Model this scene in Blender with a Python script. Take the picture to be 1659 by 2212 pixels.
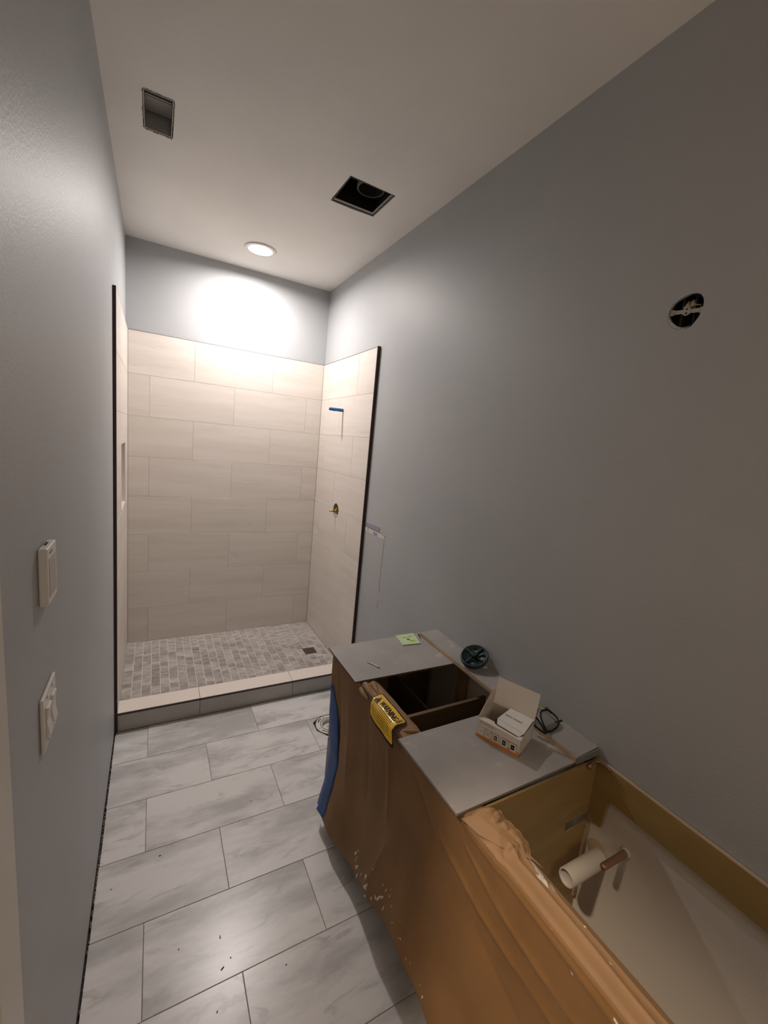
import bpy, bmesh, math, random
from mathutils import Vector, Matrix, noise
PI = math.pi
random.seed(7)
for o in list(bpy.data.objects): bpy.data.objects.remove(o)
SC = bpy.context.scene
C = SC.collection

# ------------------------------------------------------------------ camera
cam_d = bpy.data.cameras.new('camera'); cam = bpy.data.objects.new('camera', cam_d); C.objects.link(cam)
cam.location = (0.179, -3.745, 1.8192)
cam.rotation_euler = (math.radians(81.122), math.radians(-5.426), math.radians(-28.274))
cam_d.sensor_fit = 'HORIZONTAL'; cam_d.sensor_width = 36.0
cam_d.lens = 906.18 / 1659 * 36.0
cam_d.clip_start = 0.01; cam_d.clip_end = 60
SC.camera = cam

# ------------------------------------------------------------------ world, lights, exposure
w = bpy.data.worlds.new('world'); SC.world = w; w.use_nodes = True
w.node_tree.nodes['Background'].inputs[0].default_value = (0.02, 0.02, 0.022, 1)
w.node_tree.nodes['Background'].inputs[1].default_value = 1.0
SC.view_settings.view_transform = 'Standard'; SC.view_settings.look = 'None'
SC.view_settings.gamma = 1.0; SC.view_settings.use_curve_mapping = False
SC.view_settings.exposure = 0.20
ZC = 3.113            # ceiling height
XL, XR = -0.014, 1.521  # painted faces of the side walls
LX, LY = 0.826, -0.427  # shower light
HX, HY = -0.66, -3.28   # hall light
def area(name, loc, size, power, col, rot=(0, 0, 0), spread=180):
    l = bpy.data.lights.new(name, 'AREA'); l.shape = 'DISK'; l.size = size; l.energy = power; l.color = col
    l.spread = math.radians(spread)
    o = bpy.data.objects.new(name, l); o.location = loc; o.rotation_euler = rot; C.objects.link(o); return o
area('shower_lamp', (LX, LY, ZC - 0.004), 0.13, 24.5, (1.0, 0.92, 0.88), spread=170)
area('hall_lamp', (HX, HY, ZC - 0.02), 0.16, 55.0, (1.0, 0.78, 0.57))
pl = bpy.data.lights.new('added_fill', 'POINT'); pl.energy = 14.0; pl.color = (1.0, 0.79, 0.58); pl.shadow_soft_size = 0.10  # added fill light behind the camera, brightens ceiling and near walls
po_ = bpy.data.objects.new('added_fill', pl); po_.location = (0.75, -5.6, 2.25); C.objects.link(po_)

# ------------------------------------------------------------------ material helpers
def mat(name, col, rough=0.5, metal=0.0, spec=0.5, coat=0.0):
    m = bpy.data.materials.new(name); m.use_nodes = True
    b = m.node_tree.nodes['Principled BSDF']
    b.inputs['Base Color'].default_value = (*col, 1); b.inputs['Roughness'].default_value = rough
    b.inputs['Metallic'].default_value = metal; b.inputs['Specular IOR Level'].default_value = spec
    b.inputs['Coat Weight'].default_value = coat
    return m
def N(m, t, **kw):
    n = m.node_tree.nodes.new(t)
    for k, v in kw.items():
        if k in n.inputs: n.inputs[k].default_value = v
        else: setattr(n, k, v)
    return n
def L(m, a, b): m.node_tree.links.new(a, b)
def coords(m, scale=(1, 1, 1), rot=(0, 0, 0), rnd=0.0):
    tc = N(m, 'ShaderNodeTexCoord'); mp = N(m, 'ShaderNodeMapping')
    mp.inputs['Scale'].default_value = scale; mp.inputs['Rotation'].default_value = rot
    L(m, tc.outputs['Object'], mp.inputs['Vector'])
    if rnd:
        oi = N(m, 'ShaderNodeObjectInfo'); mu = N(m, 'ShaderNodeMath', operation='MULTIPLY'); mu.inputs[1].default_value = rnd
        L(m, oi.outputs['Random'], mu.inputs[0]); cb = N(m, 'ShaderNodeCombineXYZ')
        for i in range(3): L(m, mu.outputs[0], cb.inputs[i])
        L(m, cb.outputs[0], mp.inputs['Location'])
    return mp.outputs[0]
def ramp(m, fac, stops):
    r = N(m, 'ShaderNodeValToRGB'); e = r.color_ramp.elements
    while len(e) < len(stops): e.new(0.5)
    for i, (p, c) in enumerate(stops): e[i].position = p; e[i].color = (*c, 1)
    L(m, fac, r.inputs[0]); return r.outputs[0]
def bump(m, fac, strength, dist=0.001, prev=None):
    b = N(m, 'ShaderNodeBump'); b.inputs['Strength'].default_value = strength; b.inputs['Distance'].default_value = dist
    L(m, fac, b.inputs['Height'])
    if prev: L(m, prev, b.inputs['Normal'])
    L(m, b.outputs[0], m.node_tree.nodes['Principled BSDF'].inputs['Normal']); return b.outputs[0]
def base(m): return m.node_tree.nodes['Principled BSDF'].inputs['Base Color']

def paint(name, col, rough, bs=0.25):
    m = mat(name, col, rough, spec=0.4)
    v = coords(m)
    n = N(m, 'ShaderNodeTexNoise', Scale=190.0, Detail=3.0); L(m, v, n.inputs['Vector'])
    b1 = bump(m, n.outputs['Fac'], bs, 0.0012)
    n2 = N(m, 'ShaderNodeTexNoise', Scale=2.2, Detail=3.0); L(m, v, n2.inputs['Vector'])
    c0 = tuple(x * 0.965 for x in col); c1 = tuple(min(1, x * 1.03) for x in col)
    L(m, ramp(m, n2.outputs['Fac'], [(0.3, c0), (0.7, c1)]), base(m))
    return m
M_WALL = paint('blue_grey_paint', (0.425, 0.438, 0.450), 0.5, 0.55)
M_CEIL = paint('ceiling_paint', (0.85, 0.825, 0.785), 0.85)
M_PRIMER = paint('primer', (0.82, 0.765, 0.71), 0.85)
M_TRIMP = paint('casing_paint', (0.66, 0.62, 0.56), 0.4, 0.05)
M_HALL = paint('hall_paint', (0.62, 0.56, 0.48), 0.8)

def stone(name, c_lo, c_hi, vein, scale, rnd, rot=(0, 0, 0), rough=0.4, vl=0.028, vw=0.5, th=(0.35, 0.5, 0.62)):
    m = mat(name, c_hi, rough)
    v = coords(m, scale, rot, rnd)
    dn = N(m, 'ShaderNodeTexNoise', Scale=1.3, Detail=3.0, Roughness=0.55); L(m, v, dn.inputs['Vector'])
    mixv = N(m, 'ShaderNodeMix', data_type='VECTOR'); mixv.inputs[0].default_value = 0.18
    L(m, v, mixv.inputs[4]); L(m, dn.outputs['Color'], mixv.inputs[5])
    a = N(m, 'ShaderNodeTexNoise', Scale=1.0, Detail=8.0, Roughness=0.62); L(m, mixv.outputs[1], a.inputs['Vector'])
    base_c = ramp(m, a.outputs['Fac'], [(th[0], c_lo), (th[2], c_hi)])
    ve = N(m, 'ShaderNodeTexNoise', Scale=1.7, Detail=5.0, Roughness=0.6, Distortion=0.6); L(m, mixv.outputs[1], ve.inputs['Vector'])
    s1 = N(m, 'ShaderNodeMath', operation='SUBTRACT'); s1.inputs[1].default_value = 0.5; L(m, ve.outputs['Fac'], s1.inputs[0])
    s2 = N(m, 'ShaderNodeMath', operation='ABSOLUTE'); L(m, s1.outputs[0], s2.inputs[0])
    vr = ramp(m, s2.outputs[0], [(0.0, (vw, vw, vw)), (vl, (0, 0, 0))])
    msk = N(m, 'ShaderNodeTexNoise', Scale=2.3, Detail=2.0); L(m, v, msk.inputs['Vector'])
    mr = ramp(m, msk.outputs['Fac'], [(0.48, (0, 0, 0)), (0.66, (1, 1, 1))])
    mm = N(m, 'ShaderNodeMath', operation='MULTIPLY'); L(m, vr, mm.inputs[0]); L(m, mr, mm.inputs[1])
    mx = N(m, 'ShaderNodeMix', data_type='RGBA'); L(m, mm.outputs[0], mx.inputs[0]); L(m, base_c, mx.inputs[6])
    mx.inputs[7].default_value = (*vein, 1)
    L(m, mx.outputs[2], base(m))
    return m
M_STILE = stone('cream_stone_tile', (0.655, 0.60, 0.55), (0.725, 0.672, 0.622), (0.50, 0.455, 0.41), (1.0, 1.0, 13.0), 40, rot=(0.04, 0.04, 0), rough=0.33, vw=0.32)
M_CURBF = stone('grey_stone_tile', (0.43, 0.41, 0.375), (0.49, 0.465, 0.43), (0.38, 0.36, 0.33), (1.3, 1.3, 8.0), 40, rough=0.4, vw=0.3)
M_FTILE = stone('white_marble_tile', (0.46, 0.45, 0.445), (0.73, 0.71, 0.70), (0.33, 0.32, 0.315), (1.9, 6.0, 3.0), 60, rot=(0, 0, 0.28), rough=0.28, vw=0.6, vl=0.05, th=(0.38, 0.5, 0.55))
M_GROUT_S = mat('tile_grout', (0.40, 0.345, 0.295), 0.9)
M_GROUT_F = mat('floor_grout', (0.27, 0.23, 0.19), 0.9)
M_GROUT_M = mat('mosaic_grout', (0.78, 0.73, 0.69), 0.9)
def mosaic():
    m = mat('mosaic_marble', (0.4, 0.37, 0.35), 0.35)
    oi = N(m, 'ShaderNodeObjectInfo')
    v = coords(m, (10, 22, 10), (0, 0, 0.2), 90)
    a = N(m, 'ShaderNodeTexNoise', Scale=1.6, Detail=6.0, Roughness=0.65); L(m, v, a.inputs['Vector'])
    c = ramp(m, a.outputs['Fac'], [(0.3, (0.26, 0.235, 0.22)), (0.5, (0.42, 0.39, 0.37)), (0.7, (0.56, 0.525, 0.50))])
    t = ramp(m, oi.outputs['Random'], [(0.0, (0.70, 0.69, 0.68)), (1.0, (1.12, 1.11, 1.10))])
    mx = N(m, 'ShaderNodeMix', data_type='RGBA', blend_type='MULTIPLY'); mx.inputs[0].default_value = 1
    L(m, c, mx.inputs[6]); L(m, t, mx.inputs[7]); L(m, mx.outputs[2], base(m)); return m
M_MOS = mosaic()
M_BRONZE = mat('dark_bronze_edge', (0.045, 0.026, 0.022), 0.45, 0.3)
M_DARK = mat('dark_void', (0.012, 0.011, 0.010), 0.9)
M_SUB = mat('subfloor', (0.05, 0.045, 0.04), 0.9)
def kraft(name, c0, c1):
    m = mat(name, c1, 0.62, spec=0.35)
    v = coords(m)
    a = N(m, 'ShaderNodeTexNoise', Scale=5.0, Detail=5.0); L(m, v, a.inputs['Vector'])
    L(m, ramp(m, a.outputs['Fac'], [(0.3, c0), (0.7, c1)]), base(m))
    f = N(m, 'ShaderNodeTexNoise', Scale=14.0, Detail=6.0, Roughness=0.6); L(m, v, f.inputs['Vector'])
    p = bump(m, f.outputs['Fac'], 0.35, 0.006)
    return m
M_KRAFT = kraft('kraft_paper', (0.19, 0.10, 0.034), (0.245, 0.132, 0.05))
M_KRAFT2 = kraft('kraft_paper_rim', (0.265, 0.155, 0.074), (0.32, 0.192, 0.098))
def plymat(name, c0, c1, sc=(1, 1, 1)):
    m = mat(name, c1, 0.5)
    v = coords(m, sc)
    a = N(m, 'ShaderNodeTexNoise', Scale=3.0, Detail=5.0); L(m, v, a.inputs['Vector'])
    L(m, ramp(m, a.outputs['Fac'], [(0.3, c0), (0.7, c1)]), base(m)); return m
M_PLY = plymat('golden_veneer', (0.34, 0.225, 0.085), (0.42, 0.285, 0.115), (1.5, 1.5, 6))
M_PLYD = plymat('raw_edge', (0.42, 0.31, 0.20), (0.54, 0.41, 0.28), (30, 2, 30))
M_MDF = mat('brown_board_edge', (0.10, 0.055, 0.035), 0.8)
def board_mat():
    m = mat('grey_laminate', (0.33, 0.32, 0.315), 0.5)
    v = coords(m)
    a = N(m, 'ShaderNodeTexNoise', Scale=6.0, Detail=6.0); L(m, v, a.inputs['Vector'])
    c = ramp(m, a.outputs['Fac'], [(0.3, (0.31, 0.293, 0.28)), (0.7, (0.375, 0.355, 0.34))])
    d = N(m, 'ShaderNodeTexNoise', Scale=7.0, Detail=3.0, Distortion=0.8); L(m, coords(m, (1, 1.8, 1), (0, 0, 0.5)), d.inputs['Vector'])
    k = ramp(m, d.outputs['Fac'], [(0.635, (0, 0, 0)), (0.73, (0.5, 0.5, 0.5))])
    mx = N(m, 'ShaderNodeMix', data_type='RGBA'); L(m, k, mx.inputs[0]); L(m, c, mx.inputs[6]); mx.inputs[7].default_value = (0.62, 0.60, 0.57, 1)
    L(m, mx.outputs[2], base(m)); return m
M_BOARD = board_mat()
M_CAB = mat('grey_cabinet_paint', (0.16, 0.165, 0.17), 0.4)
M_TAPE = mat('blue_painters_tape', (0.015, 0.07, 0.24), 0.55)
M_YEL = mat('yellow_label', (0.88, 0.53, 0.01), 0.22, coat=0.6)
M_BLK = mat('black_print', (0.010, 0.009, 0.009), 0.45, spec=0.25)
M_WHITEP = mat('white_plastic', (0.72, 0.70, 0.68), 0.35)
M_BEIGE = mat('beige_screen', (0.44, 0.39, 0.34), 0.25)
M_BUFF = mat('buff_plastic', (0.60, 0.56, 0.49), 0.35)
M_METAL = mat('grey_steel', (0.42, 0.41, 0.40), 0.4, 0.8)
M_GALV = mat('galvanised_steel', (0.40, 0.385, 0.37), 0.5, 0.3)
M_CHROME = mat('chrome', (0.7, 0.7, 0.7), 0.2, 1.0)
M_BRASS = mat('brass', (0.50, 0.30, 0.10), 0.35, 1.0)
M_COPPER = mat('copper', (0.46, 0.27, 0.20), 0.4, 0.7)
M_PVC = mat('white_pvc', (0.72, 0.68, 0.62), 0.35)
M_GREEN = mat('dark_green_plastic', (0.006, 0.026, 0.027), 0.36)
M_LIME = mat('pale_green_card', (0.55, 0.68, 0.42), 0.5)
M_LIMES = mat('green_smear', (0.33, 0.52, 0.10), 0.5)
M_CARD = mat('white_card', (0.74, 0.69, 0.63), 0.6)
M_CARDIN = mat('inner_card', (0.60, 0.55, 0.48), 0.8)
M_ORANGE = mat('orange_print', (0.75, 0.22, 0.03), 0.45)
M_CREAMP = mat('cream_print', (0.60, 0.55, 0.42), 0.5)
M_NAVY = mat('navy_print', (0.02, 0.025, 0.10), 0.4)
M_BRN = mat('brown_print', (0.17, 0.125, 0.09), 0.4)
M_GREYTXT = mat('grey_print', (0.25, 0.22, 0.2), 0.5)
M_SPLAT = mat('dried_paint', (0.58, 0.54, 0.48), 0.6)
M_SCAR = mat('torn_drywall_paper', (0.30, 0.28, 0.36), 0.9)
M_SCARW = mat('bare_plaster', (0.62, 0.58, 0.56), 0.9)
M_CREAMNUT = mat('cream_plastic', (0.60, 0.52, 0.40), 0.4)
M_LENS = mat('smoked_lens', (0.5, 0.5, 0.5), 0.05)
M_LENS.node_tree.nodes['Principled BSDF'].inputs['Transmission Weight'].default_value = 0.9
M_LENS.node_tree.nodes['Principled BSDF'].inputs['IOR'].default_value = 1.05
M_TGREEN = mat('green_rubber', (0.11, 0.25, 0.015), 0.5)
M_EMIT = mat('lamp_lens', (1, 1, 1), 0.5)
M_EMIT.node_tree.nodes['Principled BSDF'].inputs['Emission Color'].default_value = (1, 0.95, 0.9, 1)
M_EMIT.node_tree.nodes['Principled BSDF'].inputs['Emission Strength'].default_value = 12

# ------------------------------------------------------------------ mesh helpers
def tag(o, label=None, cat=None, group=None, kind=None):
    if label: o['label'] = label
    if cat: o['category'] = cat
    if group: o['group'] = group
    if kind: o['kind'] = kind
    return o
def thing(name, label, cat, loc=(0, 0, 0), rotz=0, group=None):
    o = bpy.data.objects.new(name, None); C.objects.link(o); o.empty_display_size = 0.05
    o.location = loc; o.rotation_euler = (0, 0, rotz); return tag(o, label, cat, group)
def worldloc(p):
    v = Vector(p.location)
    while p.parent: p = p.parent; v = v + Vector(p.location)
    return v
def obj(name, bm, m, parent=None, smooth=False, local=False, mats=None):
    """links bm as one object; coordinates are world ones unless local"""
    if parent is not None and not local:
        bmesh.ops.translate(bm, verts=bm.verts, vec=-worldloc(parent))
    me = bpy.data.meshes.new(name); bmesh.ops.recalc_face_normals(bm, faces=bm.faces)
    bm.to_mesh(me); bm.free()
    for x in (mats or [m]): me.materials.append(x)
    if smooth:
        for p in me.polygons: p.use_smooth = True
    o = bpy.data.objects.new(name, me); C.objects.link(o)
    if parent is not None: o.parent = parent
    return o
def B(): return bmesh.new()
def box(bm, x0, x1, y0, y1, z0, z1, bev=0, M=None):
    r = bmesh.ops.create_cube(bm, size=1)
    vs = r['verts']
    for v in vs:
        v.co = Vector(((x0 + x1) / 2 + v.co.x * (x1 - x0), (y0 + y1) / 2 + v.co.y * (y1 - y0), (z0 + z1) / 2 + v.co.z * (z1 - z0)))
    if bev:
        es = list({e for v in vs for e in v.link_edges})
        r2 = bmesh.ops.bevel(bm, geom=es, offset=bev, segments=1, affect='EDGES'); vs = list({v for f in r2['faces'] for v in f.verts} | {v for v in vs if v.is_valid})
    if M is not None:
        bmesh.ops.transform(bm, matrix=M, verts=[v for v in vs if v.is_valid])
    return bm
def cyl(bm, p0, p1, r0, r1=None, seg=24, caps=True):
    p0 = Vector(p0); p1 = Vector(p1); r1 = r0 if r1 is None else r1
    d = p1 - p0; q = d.to_track_quat('Z', 'Y').to_matrix().to_4x4()
    r = bmesh.ops.create_cone(bm, cap_ends=caps, segments=seg, radius1=r0, radius2=r1, depth=d.length)
    bmesh.ops.transform(bm, matrix=Matrix.Translation((p0 + p1) / 2) @ q, verts=r['verts']); return bm
def lathe(bm, prof, origin=(0, 0, 0), axis=(0, 0, 1), seg=32, closed=False):
    q = Vector(axis).to_track_quat('Z', 'Y').to_matrix().to_4x4(); Mx = Matrix.Translation(origin) @ q
    rings = []
    for r, h in prof:
        rings.append([bm.verts.new(Mx @ Vector((r * math.cos(2 * PI * i / seg), r * math.sin(2 * PI * i / seg), h))) for i in range(seg)])
    n = len(rings)
    for k in range(n if closed else n - 1):
        a, b = rings[k], rings[(k + 1) % n]
        for i in range(seg): bm.faces.new((a[i], a[(i + 1) % seg], b[(i + 1) % seg], b[i]))
    return bm
def tube(bm, pts, r, seg=10, caps=True):
    pts = [Vector(p) for p in pts]; rings = []
    up = Vector((0.13, 0.21, 0.97)).normalized()
    for i, p in enumerate(pts):
        t = (pts[min(i + 1, len(pts) - 1)] - pts[max(i - 1, 0)]).normalized()
        a = t.cross(up); a = a.normalized() if a.length > 1e-4 else t.cross(Vector((1, 0, 0))).normalized(); b = t.cross(a)
        rr = r[i] if isinstance(r, (list, tuple)) else r
        rings.append([bm.verts.new(p + a * rr * math.cos(2 * PI * k / seg) + b * rr * math.sin(2 * PI * k / seg)) for k in range(seg)])
    for i in range(len(rings) - 1):
        for k in range(seg): bm.faces.new((rings[i][k], rings[i][(k + 1) % seg], rings[i + 1][(k + 1) % seg], rings[i + 1][k]))
    if caps:
        bm.faces.new(rings[0]); bm.faces.new(rings[-1])
    return bm
def prism(bm, pts, vec):
    a = [bm.verts.new(p) for p in pts]; b = [bm.verts.new(Vector(p) + Vector(vec)) for p in pts]
    bm.faces.new(a); bm.faces.new(b[::-1])
    n = len(a)
    for i in range(n): bm.faces.new((a[i], b[i], b[(i + 1) % n], a[(i + 1) % n]))
    return bm
def quad(bm, pts):
    bm.faces.new([bm.verts.new(p) for p in pts]); return bm
def cut(o, cutters):
    """real holes: boolean difference baked into the mesh (cutters are temporary bmeshes, in o's own coordinates)"""
    for cb in cutters:
        bmesh.ops.recalc_face_normals(cb, faces=cb.faces)
        me = bpy.data.meshes.new('tmp'); cb.to_mesh(me); cb.free()
        c = bpy.data.objects.new('tmp', me); C.objects.link(c)
        c.matrix_world = Matrix.Translation(worldloc(o))
        md = o.modifiers.new('b', 'BOOLEAN'); md.operation = 'DIFFERENCE'; md.solver = 'EXACT'; md.object = c
        bpy.context.view_layer.update()
        dg = bpy.context.evaluated_depsgraph_get()
        new = bpy.data.meshes.new_from_object(o.evaluated_get(dg)); old = o.data
        o.modifiers.clear(); new.name = old.name; o.data = new
        bpy.data.objects.remove(c); bpy.data.meshes.remove(me)
    return o
# tiles: one shared mesh per size and facing
_tm = {}
def tile_mesh(du, dv, th, axis, m, bev=0.0009, jit=0):
    key = (round(du, 4), round(dv, 4), th, axis, m.name, jit)
    if key in _tm: return _tm[key]
    bm = B(); a, b = du / 2, dv / 2
    rings = []
    for (ia, ib, n) in ((a, b, -th), (a, b, -bev), (a - bev, b - bev, 0.0)):
        pts = []
        for sx, sy in ((-1, -1), (1, -1), (1, 1), (-1, 1)):
            u, v = sx * ia, sy * ib
            if jit and n > -th: u += random.uniform(-jit, jit); v += random.uniform(-jit, jit)
            p = {'z': (u, v, n), 'y': (u, -n, v), 'x-': (-n, u, v), 'x+': (n, u, v)}[axis]
            pts.append(bm.verts.new(p))
        rings.append(pts)
    for k in range(2):
        for i in range(4): bm.faces.new((rings[k][i], rings[k][(i + 1) % 4], rings[k + 1][(i + 1) % 4], rings[k + 1][i]))
    bm.faces.new(rings[2]); bm.faces.new(rings[0][::-1])
    bmesh.ops.recalc_face_normals(bm, faces=bm.faces)
    me = bpy.data.meshes.new('tile'); bm.to_mesh(me); bm.free(); me.materials.append(m)
    _tm[key] = me; return me
def tile(parent, loc, du, dv, th, axis, m, name='tile', own=False, **kw):
    me = tile_mesh(du, dv, th, axis, m, **kw)
    if own: me = me.copy()
    o = bpy.data.objects.new(name, me); C.objects.link(o); o.parent = parent
    o.location = Vector(loc) - (worldloc(parent) if parent else Vector()); return o

# ------------------------------------------------------------------ the room shell
YB = 0.012           # painted face of the back wall
YF = -6.2            # wall behind the camera
HXL = -2.4           # outer wall of the hall
floor = obj('floor', box(B(), HXL - .1, 1.66, YF - .1, 0.13, -0.06, -0.014), M_SUB); tag(floor, kind='structure')
wb = obj('wall_back', box(B(), XL - .12, XR + .12, YB, YB + .12, -0.014, ZC), M_WALL); tag(wb, kind='structure')
wr = obj('wall_right', box(B(), XR, XR + .12, YF, YB, -0.014, ZC), M_WALL); tag(wr, kind='structure')
wl = obj('wall_left', box(B(), XL - .12, XL, YF, YB, 0.011, ZC), M_WALL); tag(wl, kind='structure')
wf = obj('wall_front', box(B(), HXL, XR + .12, YF - .1, YF, -0.014, ZC), M_WALL); tag(wf, kind='structure')
wo = obj('wall_outer', box(B(), HXL - .1, HXL, YF, -1.6, -0.014, ZC), M_HALL); tag(wo, kind='structure')
wo2 = obj('wall_hall', box(B(), HXL, XL - .12, -1.7, -1.6, -0.014, ZC), M_HALL); tag(wo2, kind='structure')
ceil = obj('ceiling', box(B(), HXL - .1, XR + .12, YF - .1, 0.13, ZC, ZC + .014), M_CEIL); tag(ceil, kind='structure')
attic = obj('attic_slab', box(B(), HXL - .1, XR + .12, YF - .1, 0.13, ZC + .40, ZC + .42), M_DARK); tag(attic, kind='structure')  # unseen dark slab closing the space above the ceiling
# door opening in the left wall and its casing
DY0, DY1, DZ = -3.135, -4.05, 2.46
cut(wl, [box(B(), XL - .2, XL + .05, DY1, DY0, -0.1, DZ)])
def casing(x0, x1):
    bm = B(); s = 0.02
    prism(bm, [(x0, -3.012, 0.002), (x0, -3.124, 0.002), (x0, -3.124, DZ + .0), (x0, -3.012 - s * DZ, DZ + .11)], (x1 - x0, 0, 0))
    return bm
c1 = obj('trim_2', casing(XL + .0005, XL + .0155), M_TRIMP); tag(c1, kind='structure')
c2 = obj('trim_3', box(B(), XL + .0005, XL + .0155, DY1 - .10, DY1 + .01, 0.002, DZ + .11, .002), M_TRIMP); tag(c2, kind='structure')
c3 = obj('trim_4', box(B(), XL + .0005, XL + .0155, DY1 + .012, DY0 + .009, DZ, DZ + .11, .002), M_TRIMP); tag(c3, kind='structure')
j1 = obj('trim_5', box(box(box(B(), XL - .121, XL + .0, DY0 - .016, DY0 - .0005, -.012, DZ - .001), XL - .121, XL, DY1 + .0005, DY1 + .016, -.012, DZ - .001), XL - .121, XL, DY1 + .017, DY0 - .017, DZ - .017, DZ - .0005), M_TRIMP); tag(j1, kind='structure')

# ---- ceiling holes
def duct_cut(z0, z1):
    bm = B(); pts = [(0.123, -1.578), (0.128, -1.583), (0.232, -1.583), (0.238, -1.578), (0.240, -1.328), (0.234, -1.320), (0.130, -1.317), (0.121, -1.325)]
    return prism(bm, [(x, y, z0) for x, y in pts], (0, 0, z1 - z0))
def fan_cut(z0, z1):
    bm = B(); pts = [(1.012, -1.590), (1.272, -1.583), (1.269, -1.327), (1.140, -1.320), (1.008, -1.324)]
    return prism(bm, [(x, y, z0) for x, y in pts], (0, 0, z1 - z0))
cut(ceil, [duct_cut(ZC - .05, ZC + .05), fan_cut(ZC - .05, ZC + .05), cyl(B(), (LX, LY, ZC - .05), (LX, LY, ZC + .05), 0.082, seg=48)])

# supply duct boot above the left hole
t = thing('duct_boot', 'open grey metal duct box in rectangular ceiling cutout near left wall', 'duct', (0.18, -1.45, ZC + .015))
bm = B()
x0, x1, y0, y1, z0, z1 = 0.128, 0.232, -1.573, -1.331, ZC + .0005, ZC + .20
for a in ((x0 - .003, x0, y0, y1, z0, z1), (x1, x1 + .003, y0, y1, z0, z1), (x0 - .003, x1 + .003, y0 - .003, y0, z0, z1), (x0 - .003, x1 + .003, y1, y1 + .003, z0, z1)):
    box(bm, *a)
obj('sheet_metal_box', bm, M_GALV, t)
bm = B(); box(bm, x0, x1, y0, y1, z1, z1 + .003)
obj('top_plate', bm, M_GALV, t)
obj('baffle_flange', box(box(B(), x0 + .001, x1 - .001, -1.44, -1.43, z0 + .07, z1 - .001), x0 + .001, x1 - .001, -1.43, -1.335, z0 + .068, z0 + .072), M_GALV, t)
# torn drywall edges around both openings
bm = B()
for i in range(70):
    s = random.random(); side = random.randrange(4)
    p = {0: (0.123, -1.58 + .255 * s), 1: (0.238, -1.58 + .255 * s), 2: (.125 + .11 * s, -1.583), 3: (.125 + .11 * s, -1.318)}[side]
    r = random.uniform(.0012, .0032); 
    box(bm, p[0] - r, p[0] + r, p[1] - r, p[1] + r, ZC - .0015, ZC + .003)
tag(obj('torn_paper_edge', bm, mat('torn_edge', (0.40, 0.35, 0.29), 0.9), ceil), kind='stuff')
# exhaust fan housing
t = thing('exhaust_fan_housing', 'black exhaust fan box with round blower in square ceiling cutout', 'fan housing', (1.14, -1.455, ZC + .015))
bm = B(); x0, x1, y0, y1, z0, z1 = 1.018, 1.262, -1.578, -1.332, ZC + .0005, ZC + .19
M_FAN = mat('black_fan_metal', (0.022, 0.021, 0.018), 0.5, 0.3)
for a in ((x0 - .004, x0, y0, y1, z0, z1), (x1, x1 + .004, y0, y1, z0, z1), (x0 - .004, x1 + .004, y0 - .004, y0, z0, z1), (x0 - .004, x1 + .004, y1, y1 + .004, z0, z1), (x0, x1, y0, y1, z1, z1 + .004)):
    box(bm, *a)
obj('housing', bm, M_FAN, t)
bm = B()
for a in ((x1 - .012, x1 - .0005, y0, y1), (x0 + .001, x1 - .012, y1 - .022, y1 - .0005)):
    box(bm, a[0], a[1], a[2], a[3], z0 + .004, z0 + .006)
obj('mounting_flange', bm, mat('lit_edge_flange', (0.30, 0.265, 0.255), 0.7), t)  # flange made paler and wider to suggest the lit drywall edge
obj('blower_ring', lathe(B(), [(.076, 0), (.076, .075), (.066, .09), (.052, .09), (.052, .08), (.062, .07), (.068, .006), (.065, 0)], (1.180, -1.468, ZC + .048), seg=40, closed=True), mat('dull_fan_ring', (0.075, 0.072, 0.06), 0.45, 0.3), t, smooth=True)
obj('fan_hub', lathe(B(), [(.0001, 0), (.022, 0), (.026, .012), (.03, .06)], (1.180, -1.468, ZC + .105), seg=24), M_FAN, t, smooth=True)
bm = B()
for k in range(18):
    a = 2 * PI * k / 18; c, s = math.cos(a), math.sin(a)
    Mx = Matrix.Translation((1.18 + .042 * c, -1.468 + .042 * s, ZC + .11)) @ Matrix.Rotation(a + .5, 4, 'Z')
    box(bm, -.014, .014, -.0008, .0008, -.02, .02, 0, Mx)
obj('fan_blades', bm, M_FAN, t)
for (x, y) in ((1.05, -1.44), (1.12, -1.375), (1.20, -1.36), (1.035, -1.40)):
    obj('housing_screw', cyl(B(), (x, y, z1 - .0002), (x, y, z1 - .006), .005, seg=10), M_METAL, t)
# recessed light
t = thing('recessed_light', 'lit round recessed ceiling light above the shower', 'light', (LX, LY, ZC))
obj('trim_ring', lathe(B(), [(.077, -.0005), (.104, -.0015), (.107, -.0055), (.1035, -.008), (.081, -.010), (.0765, -.006)], (LX, LY, ZC + .001), seg=56, closed=True), mat('white_ring', (0.80, 0.78, 0.75), 0.4), t, smooth=True)
obj('lens', lathe(B(), [(.0001, 0), (.0755, 0), (.0755, .004), (.0001, .004)], (LX, LY, ZC - .001), seg=48), M_EMIT, t)
obj('can', lathe(B(), [(.079, .0135), (.079, .10), (.0001, .10)], (LX, LY, ZC + .001), seg=32), M_GALV, t)
t = thing('hall_light', 'lit round ceiling light in the hall outside the door', 'light', (HX, HY, ZC))
obj('trim_ring', lathe(B(), [(.085, -.0005), (.11, -.0015), (.11, -.008), (.085, -.010)], (HX, HY, ZC), seg=40, closed=True), M_WHITEP, t, smooth=True)
obj('lens', lathe(B(), [(.0001, -.002), (.084, -.002)], (HX, HY, ZC), seg=40), M_EMIT, t)
t = thing('added_sconce', 'made-up wall lamp behind the camera, added to hold the fill light', 'light', (0.75, YF, 2.25))  # made-up fixture for the added fill light, out of view
obj('back_plate', lathe(B(), [(.0001, .001), (.06, .001), (.055, .02), (.0001, .022)], (0.75, YF, 2.25), (0, 1, 0), 32), M_METAL, t, smooth=True)
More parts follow.
